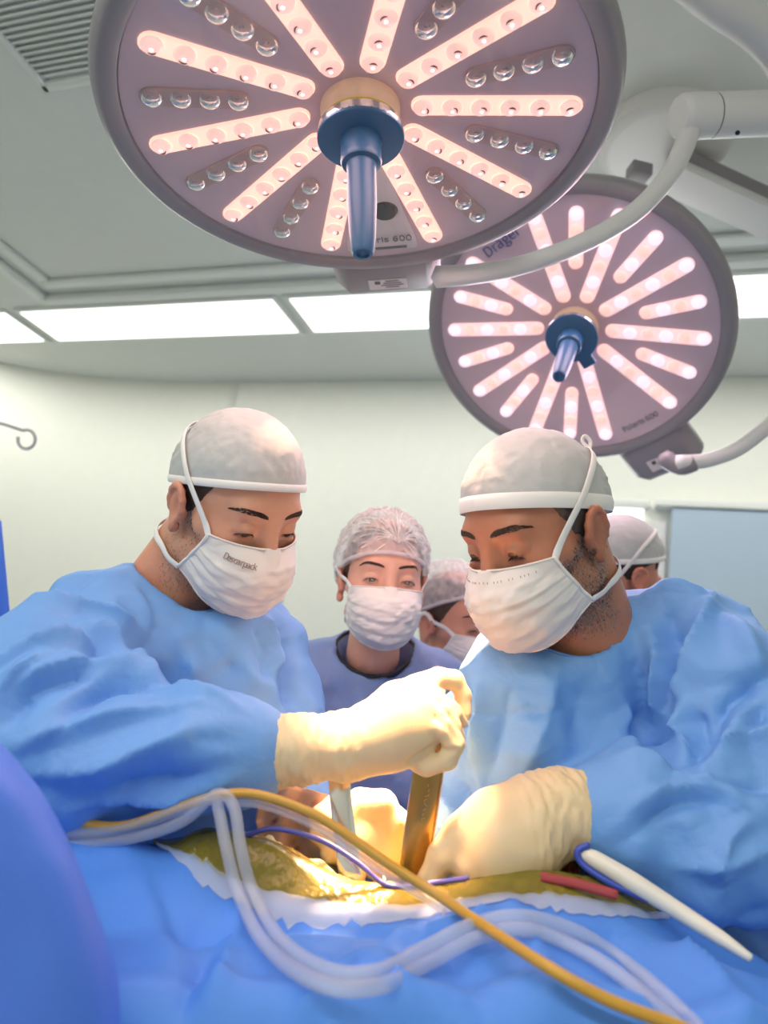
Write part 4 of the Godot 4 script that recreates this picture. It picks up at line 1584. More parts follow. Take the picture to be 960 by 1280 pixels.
	for q in [[[418, 1010, 0.9, 17], [402, 1022, 0.88, 14], [398, 1044, 0.87, 12]], [[450, 1004, 0.9, 19], [478, 1006, 0.885, 17], [492, 1030, 0.88, 15], [492, 1062, 0.88, 12]], [[468, 1012, 0.9, 18], [496, 1026, 0.89, 14], [502, 1058, 0.885, 12], [498, 1085, 0.885, 10]], [[430, 1016, 0.89, 17], [416, 1040, 0.87, 15], [412, 1068, 0.865, 12]], [[430, 1050, 0.88, 18], [436, 1080, 0.87, 14], [446, 1098, 0.865, 11]]]:
		limb(h2, q, 0.008)
	var hb2 := bounds([P(370, 970, 0.84), P(520, 1110, 0.84), P(370, 970, 1.0), P(520, 1110, 1.0)], 0.03)
	commit("glove", nets(h2.d, hb2[0], hb2[1], 0.004), M.glove_latex, o)

# small rings and creases of thin rubber along the wrist
func wrinkle(VI: Array, seed_: int, amp: float, a: Vector3, b: Vector3) -> void:
	var V: PackedVector3Array = VI[0]
	var N := normals_of(V, VI[1])
	var n := noise(60.0, seed_, FastNoiseLite.TYPE_SIMPLEX_SMOOTH, 2)
	var ax := (b - a)
	var l := ax.length()
	ax /= l
	for i in V.size():
		var t := (V[i] - a).dot(ax) / l
		var w := smoothstep(0.03, 0.2, t) * smoothstep(1.35, 0.9, t)
		var r := V[i] - a - ax * (t * l)
		V[i] += N[i] * (amp * w * n.get_noise_3dv(ax * (t * l) * 1.6 + r * 0.5) * 2.0)
	VI[0] = V

func build_surgeon_b() -> void:
	# grey-bearded surgeon
	var T := Transform3D(basis_of(Vector3.ZERO, Vector3(-0.301, 0.945, 0.124), Vector3(-0.75, -0.31, 0.565), 1.04), P(671, 660, 1.01))
	var hip := P(720, 1150, 1.1)
	var o := thing("person", "grey-bearded surgeon in blue gown with white headband cap, reaching a gloved hand into the wound", "person", Vector3(hip.x, 0, hip.z))
	var nb := P(730, 790, 1.06)
	var f := Field.new()
	limb(f, [[715, 850, 1.07, 88], [700, 960, 1.07, 118], [700, 1100, 1.08, 132], [710, 1340, 1.15, 150]], 0.06)
	limb(f, [[645, 870, 1.03, 66], [640, 960, 1.03, 80], [640, 1080, 1.03, 90]], 0.06)
	limb(f, [[640, 858, 1.06, 52], [735, 805, 1.09, 60], [850, 806, 1.08, 66]], 0.06)
	limb(f, [[622, 868, 1.1, 46], [590, 960, 1.08, 46], [560, 1040, 0.98, 40]], 0.04)
	limb(f, [[862, 818, 1.05, 78], [930, 890, 0.96, 88], [985, 985, 0.9, 96], [975, 1040, 0.88, 92]], 0.05)
	limb(f, [[985, 1010, 0.88, 94], [890, 1050, 0.87, 88], [815, 1035, 0.862, 72], [770, 1022, 0.86, 62], [746, 1018, 0.858, 40]], 0.05)
	limb(f, [[900, 1075, 1.0, 90], [910, 1180, 1.0, 110], [915, 1330, 1.06, 120]], 0.05)
	var ca := P(722, 835, 1.07)
	var cb := P(700, 715, 1.03)
	var collar := neckline(f, ca, cb, 0.062, 0.088)
	f.cut(ca, cb, 0.062, 0.088, 0.006)
	var b := bounds([P(530, 720, 1.0), P(1090, 760, 1.0), P(1100, 1180, 0.8), P(720, 1340, 1.2), P(560, 1180, 1.25), P(540, 1100, 0.95), P(900, 750, 1.25)], 0.14)
	var folds := [
		[[[790, 742], [840, 742], [892, 750]], 0.008, 0.028], [[[890, 746], [872, 790], [858, 825], [842, 862]], 0.012, 0.03], [[[908, 774], [934, 802], [956, 852]], 0.010, 0.028], [[[842, 768], [842, 830], [826, 882]], -0.010, 0.028], [[[772, 796], [802, 846], [800, 900], [832, 952], [862, 966]], -0.014, 0.03],
		[[[812, 790], [820, 845], [812, 900]], 0.011, 0.024], [[[856, 884], [856, 912], [860, 940]], 0.014, 0.022], [[[872, 900], [868, 940]], -0.012, 0.018], [[[872, 946], [900, 890], [936, 856], [960, 842]], -0.013, 0.026], [[[876, 962], [920, 926], [958, 912]], 0.013, 0.028], [[[895, 978], [930, 985], [962, 990]], -0.010, 0.022],
		[[[745, 952], [792, 946], [850, 966], [960, 1002]], 0.012, 0.034], [[[746, 1056], [790, 1012], [836, 985]], 0.011, 0.024], [[[770, 1062], [810, 1028], [850, 1000], [900, 1000]], -0.010, 0.024], [[[835, 985], [872, 984], [908, 1000]], 0.008, 0.02], [[[906, 1112], [902, 1060], [930, 1030]], 0.008, 0.02], [[[755, 985], [800, 978], [840, 985]], 0.006, 0.02],
		[[[604, 846], [598, 890], [588, 945]], 0.009, 0.026], [[[640, 850], [628, 910], [610, 970]], -0.006, 0.03], [[[700, 832], [682, 900], [652, 972]], 0.007, 0.035], [[[735, 850], [722, 905], [716, 962]], -0.006, 0.035], [[[762, 852], [788, 898], [796, 948]], 0.010, 0.026], [[[592, 896], [640, 890], [692, 893]], -0.005, 0.016], [[[548, 985], [560, 1010], [572, 1030]], 0.008, 0.014], [[[566, 965], [580, 1000], [588, 1030]], -0.008, 0.014], [[[585, 955], [600, 990], [605, 1020]], 0.007, 0.014], [[[960, 1062], [900, 1080], [850, 1086]], 0.008, 0.028], [[[930, 930], [945, 900], [952, 880]], -0.008, 0.02],
	]
	var body := nets(shrunk(f, 0.036), b[0], b[1], 0.02)
	commit("gown", drape_over(f, b[0], b[1], 0.0052, folds, 0.0065, 71, Vector3.ONE, [[P(745, 1018, 0.858), 0.05], [ca, 0.07]]), M.gown_blue, o)
	commit("neck_binding", tube(collar, 0.0022, 8, 3, true), M.collar_blue, o)
	build_head(o, [body], T, nb, {"cell": 0.0034, "skin": lin(188, 126, 98), "beard": 0.8, "grey": 0.55, "whiskers": 40000, "lid": -0.5, "open": -0.02, "brow": 1.15, "brow_mat": M.brow_grey, "hair_mat": M.hair_grey, "neck_r": 0.06, "cap": "tied", "cap_plane": Vector2(0.02, 0.37), "band": 0.02, "seed": 9, "stitch": true})
	# bow of the cap ties at the back of the head
	for q in [[[738, 562], [728, 552], [731, 545], [738, 552], [736, 565]], [[738, 562], [748, 590], [752, 612]]]:
		var pts := []
		for e in q:
			pts.append(P(e[0], e[1], 1.06))
		commit("cap_tie", tube(pts, 0.003, 8, 4, false, 0.5), M.tie_fabric, o)
	legs(o, hip, CB.x.slide(Vector3.UP).normalized())
	var h := Field.new()
	limb(h, [[775, 1020, 0.858, 46], [735, 1017, 0.858, 50], [700, 1014, 0.855, 47], [660, 1024, 0.845, 48], [622, 1044, 0.83, 50]], 0.012)
	limb(h, [[690, 1020, 0.85, 42], [650, 1060, 0.83, 38], [612, 1072, 0.815, 36]], 0.03)
	limb(h, [[615, 1022, 0.84, 34], [578, 1042, 0.825, 20], [553, 1070, 0.815, 16], [536, 1100, 0.81, 11], [530, 1118, 0.81, 9]], 0.015)
	limb(h, [[610, 1055, 0.82, 36], [590, 1082, 0.81, 20], [588, 1125, 0.81, 15]], 0.01)
	limb(h, [[630, 1065, 0.815, 36], [618, 1100, 0.805, 20], [614, 1138, 0.805, 15]], 0.01)
	limb(h, [[655, 1065, 0.815, 34], [645, 1105, 0.805, 18], [640, 1135, 0.805, 14]], 0.01)
	limb(h, [[670, 1060, 0.825, 30], [668, 1092, 0.815, 17], [662, 1118, 0.815, 13]], 0.01)
	var hb := bounds([P(738, 950, 0.8), P(738, 1080, 0.92), P(520, 1130, 0.76), P(560, 1000, 0.9)], 0.03)
	var ax := (P(735, 1017, 0.858) - P(660, 1024, 0.845)).normalized()
	var hv := nets(func(p: Vector3) -> float: return maxf(h.d(p), (p - P(740, 1018, 0.858)).dot(ax)), hb[0], hb[1], 0.003)
	wrinkle(hv, 57, 0.0016, P(740, 1018, 0.858), P(660, 1024, 0.845))
	commit("glove", hv, M.glove_latex, o)
	var ring := []
	var wf := frame_at(P(738, 1018, 0.858), ax)
	for k in 20:
		ring.append(wf.origin + (wf.basis.x * cos(TAU * k / 20) + wf.basis.y * sin(TAU * k / 20)) * rp(49.5, 0.858))
	commit("glove_cuff", tube(ring, 0.0028, 8, 3, true), M.glove_latex, o)

func build_nurse() -> void:
	var T := Transform3D(basis_of(Vector3.ZERO, Vector3(0.071, 0.977, -0.202), Vector3(0.167, 0.1, 0.97), 0.95), P(478, 724, 1.44))
	var hip := P(455, 1010, 1.5)
	var o := thing("person", "woman in blue gown coloured darker for shade, white mask and hair net looking down between the two surgeons", "person", Vector3(hip.x, 0, hip.z))
	var nb := P(466, 818, 1.48)
	var f := Field.new()
	limb(f, [[465, 860, 1.5, 62], [465, 960, 1.5, 82], [460, 1250, 1.55, 98]], 0.06)
	limb(f, [[400, 842, 1.5, 40], [465, 832, 1.52, 38], [530, 850, 1.5, 40]], 0.06)
	limb(f, [[392, 850, 1.5, 42], [375, 930, 1.46, 42], [390, 1010, 1.35, 38]], 0.04)
	limb(f, [[540, 858, 1.5, 42], [565, 940, 1.46, 42], [540, 1010, 1.35, 38]], 0.04)
	var ca := P(466, 842, 1.49)
	var cb := P(472, 770, 1.46)
	var collar := neckline(f, ca, cb, 0.06, 0.09)
	f.cut(ca, cb, 0.06, 0.09, 0.006)
	var b := bounds([P(340, 800, 1.45), P(600, 800, 1.45), P(380, 1250, 1.65), P(540, 1250, 1.45), P(460, 900, 1.7), P(400, 1010, 1.3)], 0.09)
	var folds := [[[[395, 820], [405, 860], [400, 920]], 0.008, 0.016], [[[430, 830], [460, 900], [470, 960]], 0.005, 0.02], [[[520, 830], [510, 880], [520, 950]], -0.006, 0.016], [[[540, 830], [548, 870], [545, 930]], 0.007, 0.014]]
	var body := nets(shrunk(f, 0.022), b[0], b[1], 0.024)
	commit("gown", drape_over(f, b[0], b[1], 0.01, folds, 0.004, 91), M.gown_shaded, o)
	commit("undershirt", tube(collar, 0.0035, 8, 3, true), M.shirt_dark, o)
	build_head(o, [body], T, nb, {"cell": 0.004, "skin": lin(226, 170, 148), "lid": -0.05, "open": 0.5, "brow": 0.8, "brow_mat": M.brow_hair, "hair_mat": M.hair_brown, "neck_r": 0.046, "cap": "bouffant", "cap_plane": Vector2(0.012, 0.36), "band": 0.008, "seed": 14, "low_tie": false, "mask_h": 0.98,
		"tie_up": [Vector3(0.07, 0.002, 0.012), Vector3(0.078, 0.012, -0.012), Vector3(0.07, 0.0, -0.03)]})
	legs(o, hip, CB.x.slide(Vector3.UP).normalized())

func build_others() -> void:
	# person behind the nurse
	var T := Transform3D(basis_of(Vector3.ZERO, Vector3(0.1, 0.985, -0.12), Vector3(0.74, -0.08, 0.66), 0.95), P(566, 778, 1.7))
	var hip := P(575, 1010, 1.78)
	var o := thing("person", "masked person in white hair net, half hidden behind the grey-bearded surgeon's mask", "person", Vector3(hip.x, 0, hip.z))
	plain_person(o, T, P(552, 850, 1.74), [[560, 890, 1.76, 60], [565, 980, 1.78, 72], [575, 1200, 1.85, 80]], [[505, 878, 1.78, 34], [562, 868, 1.76, 32], [620, 884, 1.76, 34]], P(556, 868, 1.75), P(556, 805, 1.72), hip, {"cell": 0.0055, "skin": lin(206, 150, 128), "lid": -0.25, "open": 0.2, "brow_mat": M.brow_hair, "hair_mat": M.hair_brown, "neck_r": 0.046, "cap": "bouffant", "cap_plane": Vector2(0.03, 0.5), "band": 0.008, "seed": 24, "low_tie": true, "nape": -0.06,
		"tie_up": [Vector3(0.07, 0.0, 0.012), Vector3(0.078, 0.01, -0.012), Vector3(0.07, 0.0, -0.03)]}, M.scrub_teal)
	# person behind the right surgeon
	var T2 := Transform3D(basis_of(Vector3.ZERO, Vector3(-0.12, 0.97, 0.1), Vector3(-0.93, -0.22, 0.12), 0.95), P(772, 712, 1.66))
	var hip2 := P(800, 1000, 1.72)
	var o2 := thing("person", "person in grey cap seen from the ear back, behind the grey-bearded surgeon's neck", "person", Vector3(hip2.x, 0, hip2.z))
	plain_person(o2, T2, P(795, 790, 1.67), [[800, 840, 1.7, 64], [800, 940, 1.72, 76], [800, 1180, 1.8, 84]], [[745, 828, 1.72, 36], [800, 815, 1.7, 36], [865, 830, 1.7, 38]], P(797, 815, 1.68), P(790, 745, 1.65), hip2, {"cell": 0.0055, "skin": lin(208, 142, 118), "lid": -0.3, "open": 0.1, "brow_mat": M.brow_hair, "hair_mat": M.hair_brown, "cap": "tied", "cap_plane": Vector2(0.026, 0.2), "band": 0.012, "seed": 34}, M.gown_blue)

func plain_person(o: Node3D, T: Transform3D, nb: Vector3, trunk: Array, sh: Array, ca: Vector3, cb: Vector3, hip: Vector3, opt: Dictionary, cloth: Material) -> void:
	var f := Field.new()
	limb(f, trunk, 0.06)
	limb(f, sh, 0.06)
	var d: float = sh[0][2]
	limb(f, [[sh[0][0] - 6, sh[0][1] + 8, d, 36], [sh[0][0] - 20, sh[0][1] + 90, d, 34], [sh[0][0] + 5, sh[0][1] + 150, d - 0.12, 30]], 0.04)
	limb(f, [[sh[2][0] + 6, sh[2][1] + 8, d, 36], [sh[2][0] + 20, sh[2][1] + 90, d, 34], [sh[2][0] - 5, sh[2][1] + 150, d - 0.12, 30]], 0.04)
	f.cut(ca, cb, 0.06, 0.09, 0.006)
	var b := bounds([P(sh[0][0] - 70, sh[0][1] - 40, d), P(sh[2][0] + 70, sh[2][1] - 40, d), P(trunk[2][0] - 60, trunk[2][1], trunk[2][2] + 0.15), P(trunk[2][0] + 60, trunk[2][1], trunk[2][2] - 0.15), P(sh[1][0], sh[1][1] + 160, d - 0.2)], 0.1)
	var body := nets(shrunk(f, 0.022), b[0], b[1], 0.028)
	commit("scrub_top", drape_over(f, b[0], b[1], 0.016, [], 0.006, 95 + opt.seed), cloth, o)
	build_head(o, [body], T, nb, opt)
	legs(o, hip, CB.x.slide(Vector3.UP).normalized())

# ---------------------------------------------------------------- drapes, tubes, instruments
var DG := []
var DCOL := [-460, -300, -100, 0, 100, 200, 260, 340, 430, 500, 560, 640, 720, 800, 880, 960, 1150, 1300]

# the drape's front at a pixel
func on_drape(u: float, v: float) -> Vector3:
	var best := 1e9
	var at := Vector3.ZERO
	var inv := CB.inverse()
	for r in range(24, DG.size()):
		for p in DG[r]:
			var q: Vector3 = inv * (p - CO)
			var e := Vector2(480.0 - q.x / q.z * FPX - u, 640.0 + q.y / q.z * FPX - v).length_squared()
			if e < best:
				best = e
				at = p
	var rr := ray(u, v)
	return CO + rr * ((at - CO).dot(-CB.z) / rr.dot(-CB.z))

func lying(pts: Array, lift: float) -> Array:
	var out := []
	for p in pts:
		out.append(P(p[0], p[1], p[2]) if p.size() > 2 else on_drape(p[0], p[1]) - ray(p[0], p[1]) * lift)
	return out

func build_drapes() -> void:
	var v5 := [1110, 1042, 1037, 1037, 1042, 1060, 1044, 1064, 1108, 1112, 1110, 1094, 1100, 1124, 1160, 1200, 1310, 1500]
	var v4 := [1160, 1092, 1087, 1087, 1090, 1097, 1102, 1120, 1128, 1132, 1130, 1124, 1128, 1152, 1190, 1238, 1360, 1560]
	var rows := []
	for r in 9:
		var row := []
		for i in DCOL.size():
			var u: float = DCOL[i]
			var a: float = v5[i]
			var b: float = v4[i]
			match r:
				0: row.append(P(u, a + 900, 1.0))
				1: row.append(P(u, a + 190, 0.97))
				2: row.append(P(u, a + 28, 0.885))
				3: row.append(P(u, a, 0.8))
				4: row.append(P(u, b, 0.745))
				5: row.append(P(u, lerpf(b + 38, 1165, 0.5), 0.69))
				6: row.append(P(u, lerpf(b + 85, 1215, 0.6), 0.625))
				7: row.append(P(u, lerpf(b + 160, 1290, 0.7), 0.56))
				8: row.append(P(u, lerpf(b + 700, 1900, 0.7), 0.47))
		rows.append(row)
	DG = refine(rows, 8, 8)
	var big := noise(5.0, 3, FastNoiseLite.TYPE_SIMPLEX_SMOOTH, 2)
	var cel := noise(6.0, 4, FastNoiseLite.TYPE_CELLULAR, 1)
	cel.cellular_return_type = FastNoiseLite.RETURN_DISTANCE2_SUB
	var folds := []
	for q in [[[[250, 1150], [285, 1165], [262, 1200], [236, 1232]], -0.012, 0.018], [[[300, 1140], [285, 1175], [270, 1225]], 0.012, 0.014], [[[290, 1150], [380, 1150], [480, 1158]], -0.010, 0.014], [[[385, 1262], [430, 1215], [500, 1180], [600, 1160]], 0.012, 0.02], [[[340, 1280], [400, 1225], [470, 1190]], -0.008, 0.018],
			[[[640, 1150], [670, 1190], [700, 1250]], 0.009, 0.018], [[[760, 1160], [800, 1200], [860, 1260]], -0.009, 0.018], [[[860, 1190], [900, 1230], [940, 1275]], 0.010, 0.018], [[[150, 1060], [190, 1130], [215, 1200]], 0.006, 0.03], [[[200, 1110], [225, 1150], [240, 1170]], -0.006, 0.02], [[[560, 1180], [600, 1230], [620, 1280]], -0.007, 0.02], [[[480, 1210], [500, 1240], [505, 1280]], 0.008, 0.02]]:
		var pts := []
		for e in q[0]:
			pts.append(on_drape(e[0], e[1]))
		folds.append([spline(pts, 14), q[1], q[2]])
	for r in DG.size():
		for c in DG[0].size():
			var p: Vector3 = DG[r][c]
			var h := 0.006 * big.get_noise_3dv(p) + 0.005 * (cel.get_noise_3dv(p) + 0.5)
			for fo in folds:
				var m := 1.0
				for s in fo[0]:
					m = minf(m, p.distance_squared_to(s))
				h += 1.8 * fo[1] * exp(-sqrt(m) / fo[2] * 1.3)
			DG[r][c] = p + Vector3(0, h, 0)
	var t := thing("patient_drape", "blue surgical drape spread over the operating table", "drape", Vector3(wound.x, 0.9, wound.z))
	commit("cloth", sheet(DG, 0.0015), M.drape_blue, t)
	# adhesive film, stained olive, and its pale margin
	var fm := noise(26.0, 12, FastNoiseLite.TYPE_SIMPLEX_SMOOTH, 3)
	var film := thing("incise_film", "shiny yellow-olive adhesive film round the wound on the drape", "adhesive film", Vector3(wound.x, 1.05, wound.z))
	var taper := func(s: float) -> float: return 1.0 - pow(absf(s * 2.0 - 1.0), 5.0)
	commit("sheet", sheet(sub_sheet(func(_s: float) -> float: return 13.0, func(s: float) -> float: return lerpf(23.0, 32.4, taper.call(s)) + fm.get_noise_2d(s * 300.0, 7.0), 39.0, 109.5, 0.0035, fm, 0.006), 0.0012), M.film_olive, film)
	commit("margin", sheet(sub_sheet(func(s: float) -> float: return lerpf(24.0, 31.0, taper.call(s)), func(s: float) -> float: return lerpf(24.5, 36.2, taper.call(s)) + 1.4 * fm.get_noise_2d(s * 260.0, 17.0), 39.5, 109.0, 0.0022, fm, 0.004), 0.001), M.film_margin, film)
	# raised drape beside the anaesthetist
	var S := []
	var bp := [[-60, 880], [0, 925], [50, 980], [85, 1040], [115, 1100], [140, 1180], [160, 1280], [190, 1500], [240, 2100]]
	for c in 5:
		var col := []
		for q in bp:
			var e: Array = [[-26, 0.66], [-4, 0.585], [-46, 0.525], [-190, 0.5], [-520, 0.52]][c]
			col.append(P(q[0] + e[0], q[1] - (0.0 if c < 3 else (c - 2) * 26.0), e[1]))
		S.append(col)
	var SG := refine(S, 8, 7)
	var sn := noise(4.0, 18)
	for r in SG.size():
		for c in SG[0].size():
			SG[r][c] += Vector3(0.2, 0, 1).normalized() * (0.012 * sn.get_noise_3d(SG[r][c].x * 1.5, SG[r][c].y * 0.6, SG[r][c].z))
	var t2 := thing("screen_drape", "deep blue drape raised in a smooth fold beside the surgeon's sleeve", "drape", P(0, 1500, 0.5) * Vector3(1, 0, 1) + Vector3(0, 0.4, 0))
	commit("cloth", sheet(SG, 0.002), M.screen_blue, t2)
	# drape hung on a stand behind the lifting surgeon
	var B := []
	for c in 8:
		var col2 := []
		for r in 6:
			col2.append(P(lerpf(0, 70, r / 5.0) - c * 16.0, 640 + r * 150.0 - (0 if c > 0 else -12), 1.5 + 0.02 * (c % 2)))
		B.append(col2)
	var t3 := thing("hung_drape", "saturated blue cloth hanging behind the clean-shaven surgeon's shoulder", "drape", P(-60, 1500, 1.5) * Vector3(1, 0, 1))
	commit("cloth", sheet(refine(B, 4, 4), 0.003), M.screen_blue, t3)
	commit("support_rod", tube([P(-150, 640, 1.52), P(-2, 652, 1.52)], 0.008, 10, 2), M.table_steel, t3)
	var rp0 := P(-150, 640, 1.52)
	commit("support_post", tube([rp0, Vector3(rp0.x, 0.6, rp0.z), Vector3(rp0.x, 0.0, rp0.z)], 0.012, 12, 3), M.table_steel, t3)

func grid_at(r: float, c: float) -> Vector3:
	var i := clampi(int(r), 0, DG.size() - 2)
	var j := clampi(int(c), 0, DG[0].size() - 2)
	var a: Vector3 = DG[i][j].lerp(DG[i][j + 1], c - j)
	var b: Vector3 = DG[i + 1][j].lerp(DG[i + 1][j + 1], c - j)
	return a.lerp(b, r - i)

func sub_sheet(r0: Callable, r1_: Callable, c0: float, c1: float, lift: float, nz: FastNoiseLite, amp: float) -> Array:
	var out := []
	for i in 26:
		var row := []
		for k in 91:
			var s := k / 90.0
			var rr := lerpf(r0.call(s), r1_.call(s), i / 25.0)
			var p := grid_at(rr, lerpf(c0, c1, s))
			row.append(p + Vector3(0, lift + amp * (0.5 + 0.5 * nz.get_noise_3dv(p)) * sin(PI * i / 25.0), 0))
		out.append(row)
	return out

func build_tubes() -> void:
	var t := thing("suction_tube", "yellow rubber tube arching across the drape from the sleeve to the table edge", "tube", wound)
	commit("tube", tube(lying([[58, 1016, 0.80], [110, 1030, 0.785], [160, 1031, 0.775], [220, 1010, 0.77], [280, 993, 0.765], [330, 995, 0.762], [400, 1022, 0.752], [480, 1076, 0.735], [540, 1114, 0.715], [600, 1154], [680, 1206], [760, 1250], [850, 1284], [960, 1330]], 0.024), 0.0047, 12, 8), M.yellow_tube, t)
	var t1 := thing("drain_line", "thin clear line running just under the yellow tube", "tube", wound)
	commit("tube", tube(lying([[285, 1004, 0.77], [330, 1007, 0.767], [400, 1036, 0.757], [475, 1088, 0.741], [530, 1122, 0.727], [556, 1140, 0.712]], 0.01), 0.0038, 10, 8), M.clear_tube, t1)
	var t2 := thing("twin_tubing", "clear ribbed twin breathing tubing looping down over the blue drape", "tubing", wound)
	for s: float in [-1.0, 1.0]:
		var pts := [[40, 1052 + s * 6, 0.79], [150, 1043 + s * 7, 0.775], [225, 1020 + s * 8, 0.765], [268 + s * 2, 996 - s * 3, 0.758], [283 + s * 9, 1012 - s * 4, 0.752], [292 + s * 9, 1060, 0.735], [308 + s * 9, 1118 - s * 2], [342 + s * 8, 1178 - s * 5], [402 + s * 3, 1220 - s * 9], [470 - s * 2, 1224 - s * 9], [530 - s * 5, 1196 - s * 8], [590 - s * 4, 1165 - s * 8], [650, 1153 - s * 8], [712 + s * 4, 1170 - s * 8], [772 + s * 5, 1206 - s * 7], [832 + s * 6, 1256 - s * 6], [905 + s * 6, 1330 - s * 5]]
		commit("tube", tube(lying(pts, 0.02), 0.0058, 14, 8), M.clear_tube, t2)
	var t3 := thing("blue_cable", "thin blue cable curving into the wound in front of the gloved hands", "cable", wound)
	commit("cable", tube(lying([[296, 1050, 0.80], [312, 1043, 0.8], [345, 1036, 0.8], [400, 1050, 0.79], [445, 1077, 0.782], [478, 1104, 0.776], [505, 1108, 0.776], [545, 1103, 0.778], [585, 1098, 0.79]], 0.0), 0.0027, 8, 8), M.blue_cable, t3)
	var t4 := thing("instrument_handpiece", "long white handpiece with a blue cable lying beside the wrinkled sleeve", "handpiece", wound)
	commit("handle", tube([P(727, 1066, 0.80), P(745, 1075, 0.79), P(790, 1102, 0.77), P(850, 1140, 0.745), P(900, 1172, 0.715), P(938, 1198, 0.695)], [0.006, 0.009, 0.010, 0.0085, 0.007, 0.004], 14, 6), M.white_hose, t4)
	commit("cable", tube([P(736, 1056, 0.795), P(722, 1064, 0.795), P(728, 1080, 0.79), P(760, 1102, 0.775), P(805, 1122, 0.76), P(850, 1138, 0.742), P(880, 1150, 0.74)], 0.0035, 8, 6), M.edge_blue, t4)
	var t5 := thing("red_strip", "flat dull red foam strip stuck on the olive film", "strip", wound)
	commit("foam", ribbon([P(676, 1096, 0.765), P(722, 1105, 0.757), P(772, 1119, 0.745)], [CB.z + CB.y * 0.5, CB.z + CB.y * 0.5, CB.z + CB.y * 0.5], 0.0095, 6, 0.004), M.red_tape, t5)

func build_instruments() -> void:
	var t := thing("retractor", "flat gold-toned metal retractor blade held upright in the raised glove", "retractor", wound)
	var n := (CB.z + CB.x * 0.12 + CB.y * 0.05).normalized()
	commit("blade", ribbon([P(546, 905, 0.842), P(536, 962, 0.838), P(526, 1030, 0.834), P(517, 1092, 0.83), P(512, 1125, 0.83)], [n, n, n, n, n], 0.0325, 6, 0.0022), M.brushed_gold, t)
	for s: float in [-1.0, 1.0]:
		commit("polished_edge", tube([P(536 + s * 18.6, 962 + s * 1.5, 0.838), P(526 + s * 18.6, 1030 + s * 1.5, 0.834), P(517 + s * 18.6, 1092 + s * 1.5, 0.83)], 0.0008, 6, 4), M.polished_steel, t)
	# engraved mark: a row of small strokes up the middle of the blade
	var up := (P(536, 965, 0.838) - P(521, 1060, 0.833)).normalized()
	var sd := up.cross(n).normalized()
	var eng := RandomNumberGenerator.new()
	eng.seed = 4
	for k in 9:
		var o := P(537, 978, 0.8365) - up * (k * 0.0052) + n * 0.0007 - sd * 0.001
		var a := []
		for j in 4:
			a.append(o + sd * eng.randf_range(-0.0024, 0.0024) + up * (j * 0.0011))
		commit("engraving", tube(a, 0.00028, 5, 3), M.engraved, t)
	var t2 := thing("spatula_retractor", "bright steel strip retractor standing in the lit wound", "retractor", wound)
	var n2 := (CB.z * 0.75 + CB.y * 0.6).normalized()
	commit("blade", ribbon([P(424, 958, 0.875), P(426, 1000, 0.86), P(432, 1050, 0.845), P(437, 1090, 0.832), P(440, 1120, 0.825)], [n2, n2, n2, n2, n2], 0.0245, 6, 0.002), M.polished_steel, t2)
	var t3 := thing("clamp", "steel clamp with ring handles lying at the wound edge", "clamp", wound)
	var ring := []
	for k in 12:
		ring.append(P(446 + 19 * cos(TAU * k / 12), 1117 + 6.5 * sin(TAU * k / 12), 0.79 - 0.02 * sin(TAU * k / 12)))
	commit("finger_ring", tube(ring, 0.0022, 8, 3, true), M.polished_steel, t3)
	commit("shank", tube([P(464, 1115, 0.79), P(490, 1108, 0.795), P(522, 1117, 0.79)], 0.002, 8, 4), M.polished_steel, t3)
	commit("ratchet", box(Vector3(0.006, 0.003, 0.003), 0.001, Transform3D(Basis(Vector3.UP, 0.4), P(476, 1111, 0.785))), M.polished_steel, t3)
	commit("shank", tube([P(470, 1122, 0.785), P(482, 1106, 0.79), P(478, 1096, 0.80)], 0.0018, 8, 4), M.polished_steel, t3)
	# folded towel catching the light
	var f := Field.new()
	limb(f, [[292, 1056, 0.83, 12], [340, 1070, 0.83, 17], [395, 1097, 0.82, 15], [432, 1112, 0.81, 8]], 0.02)
	var b := bounds([P(270, 1030, 0.8), P(450, 1130, 0.86)], 0.03)
	var t4 := thing("folded_towel", "yellowish folded towel along the wound edge under the blue cable", "towel", wound)
	commit("cloth", drape_over(f, b[0], b[1], 0.004, [], 0.005, 61, Vector3(4, 4, 4)), M.gauze, t4)
	# stained pad beyond the cable
	var t5 := thing("stained_pad", "pale pink gauze pad with blood smears hanging behind the cable", "gauze pad", wound)
	var G := []
	var gn := noise(40.0, 77)
	for r in 14:
		var row := []
		for k in 16:
			var u := lerpf(330, 412, k / 15.0) - r * 1.2 + (4 if r > 8 else 0)
			row.append(P(u, lerpf(972, 1062, r / 13.0) + k * 1.5, 0.93 + 0.006 * sin(k * 0.9) + 0.004 * gn.get_noise_2d(k * 3.0, r * 3.0)))
		G.append(row)
	var sh := sheet(G, 0.003)
	var C := PackedColorArray()
	var bn := noise(55.0, 80, FastNoiseLite.TYPE_SIMPLEX_SMOOTH, 2)
	for p in sh[0]:
		C.append(lin(238, 206, 190).lerp(lin(176, 84, 74), smoothstep(0.36, 0.6, bn.get_noise_3dv(p * 1.4))))
	commit("cloth", sh, M.gauze_pink, t5, C)
	var t6 := thing("pink_swab", "crumpled pink swab under the bearded surgeon's wrist", "swab", wound)
	var G2 := []
	for r in 10:
		var row2 := []
		for k in 14:
			row2.append(P(lerpf(682, 722, k / 13.0), lerpf(1052, 1104, r / 9.0), 0.90 + 0.009 * sin(k * 1.7) + 0.004 * sin(r * 1.1)))
		G2.append(row2)
	var s6 := sheet(G2, 0.003)
	var C6 := PackedColorArray()
	for p in s6[0]:
		C6.append(lin(226, 158, 150).lerp(lin(190, 110, 108), smoothstep(0.1, 0.5, bn.get_noise_3dv(p))))
	commit("cloth", s6, M.gauze_pink, t6, C6)

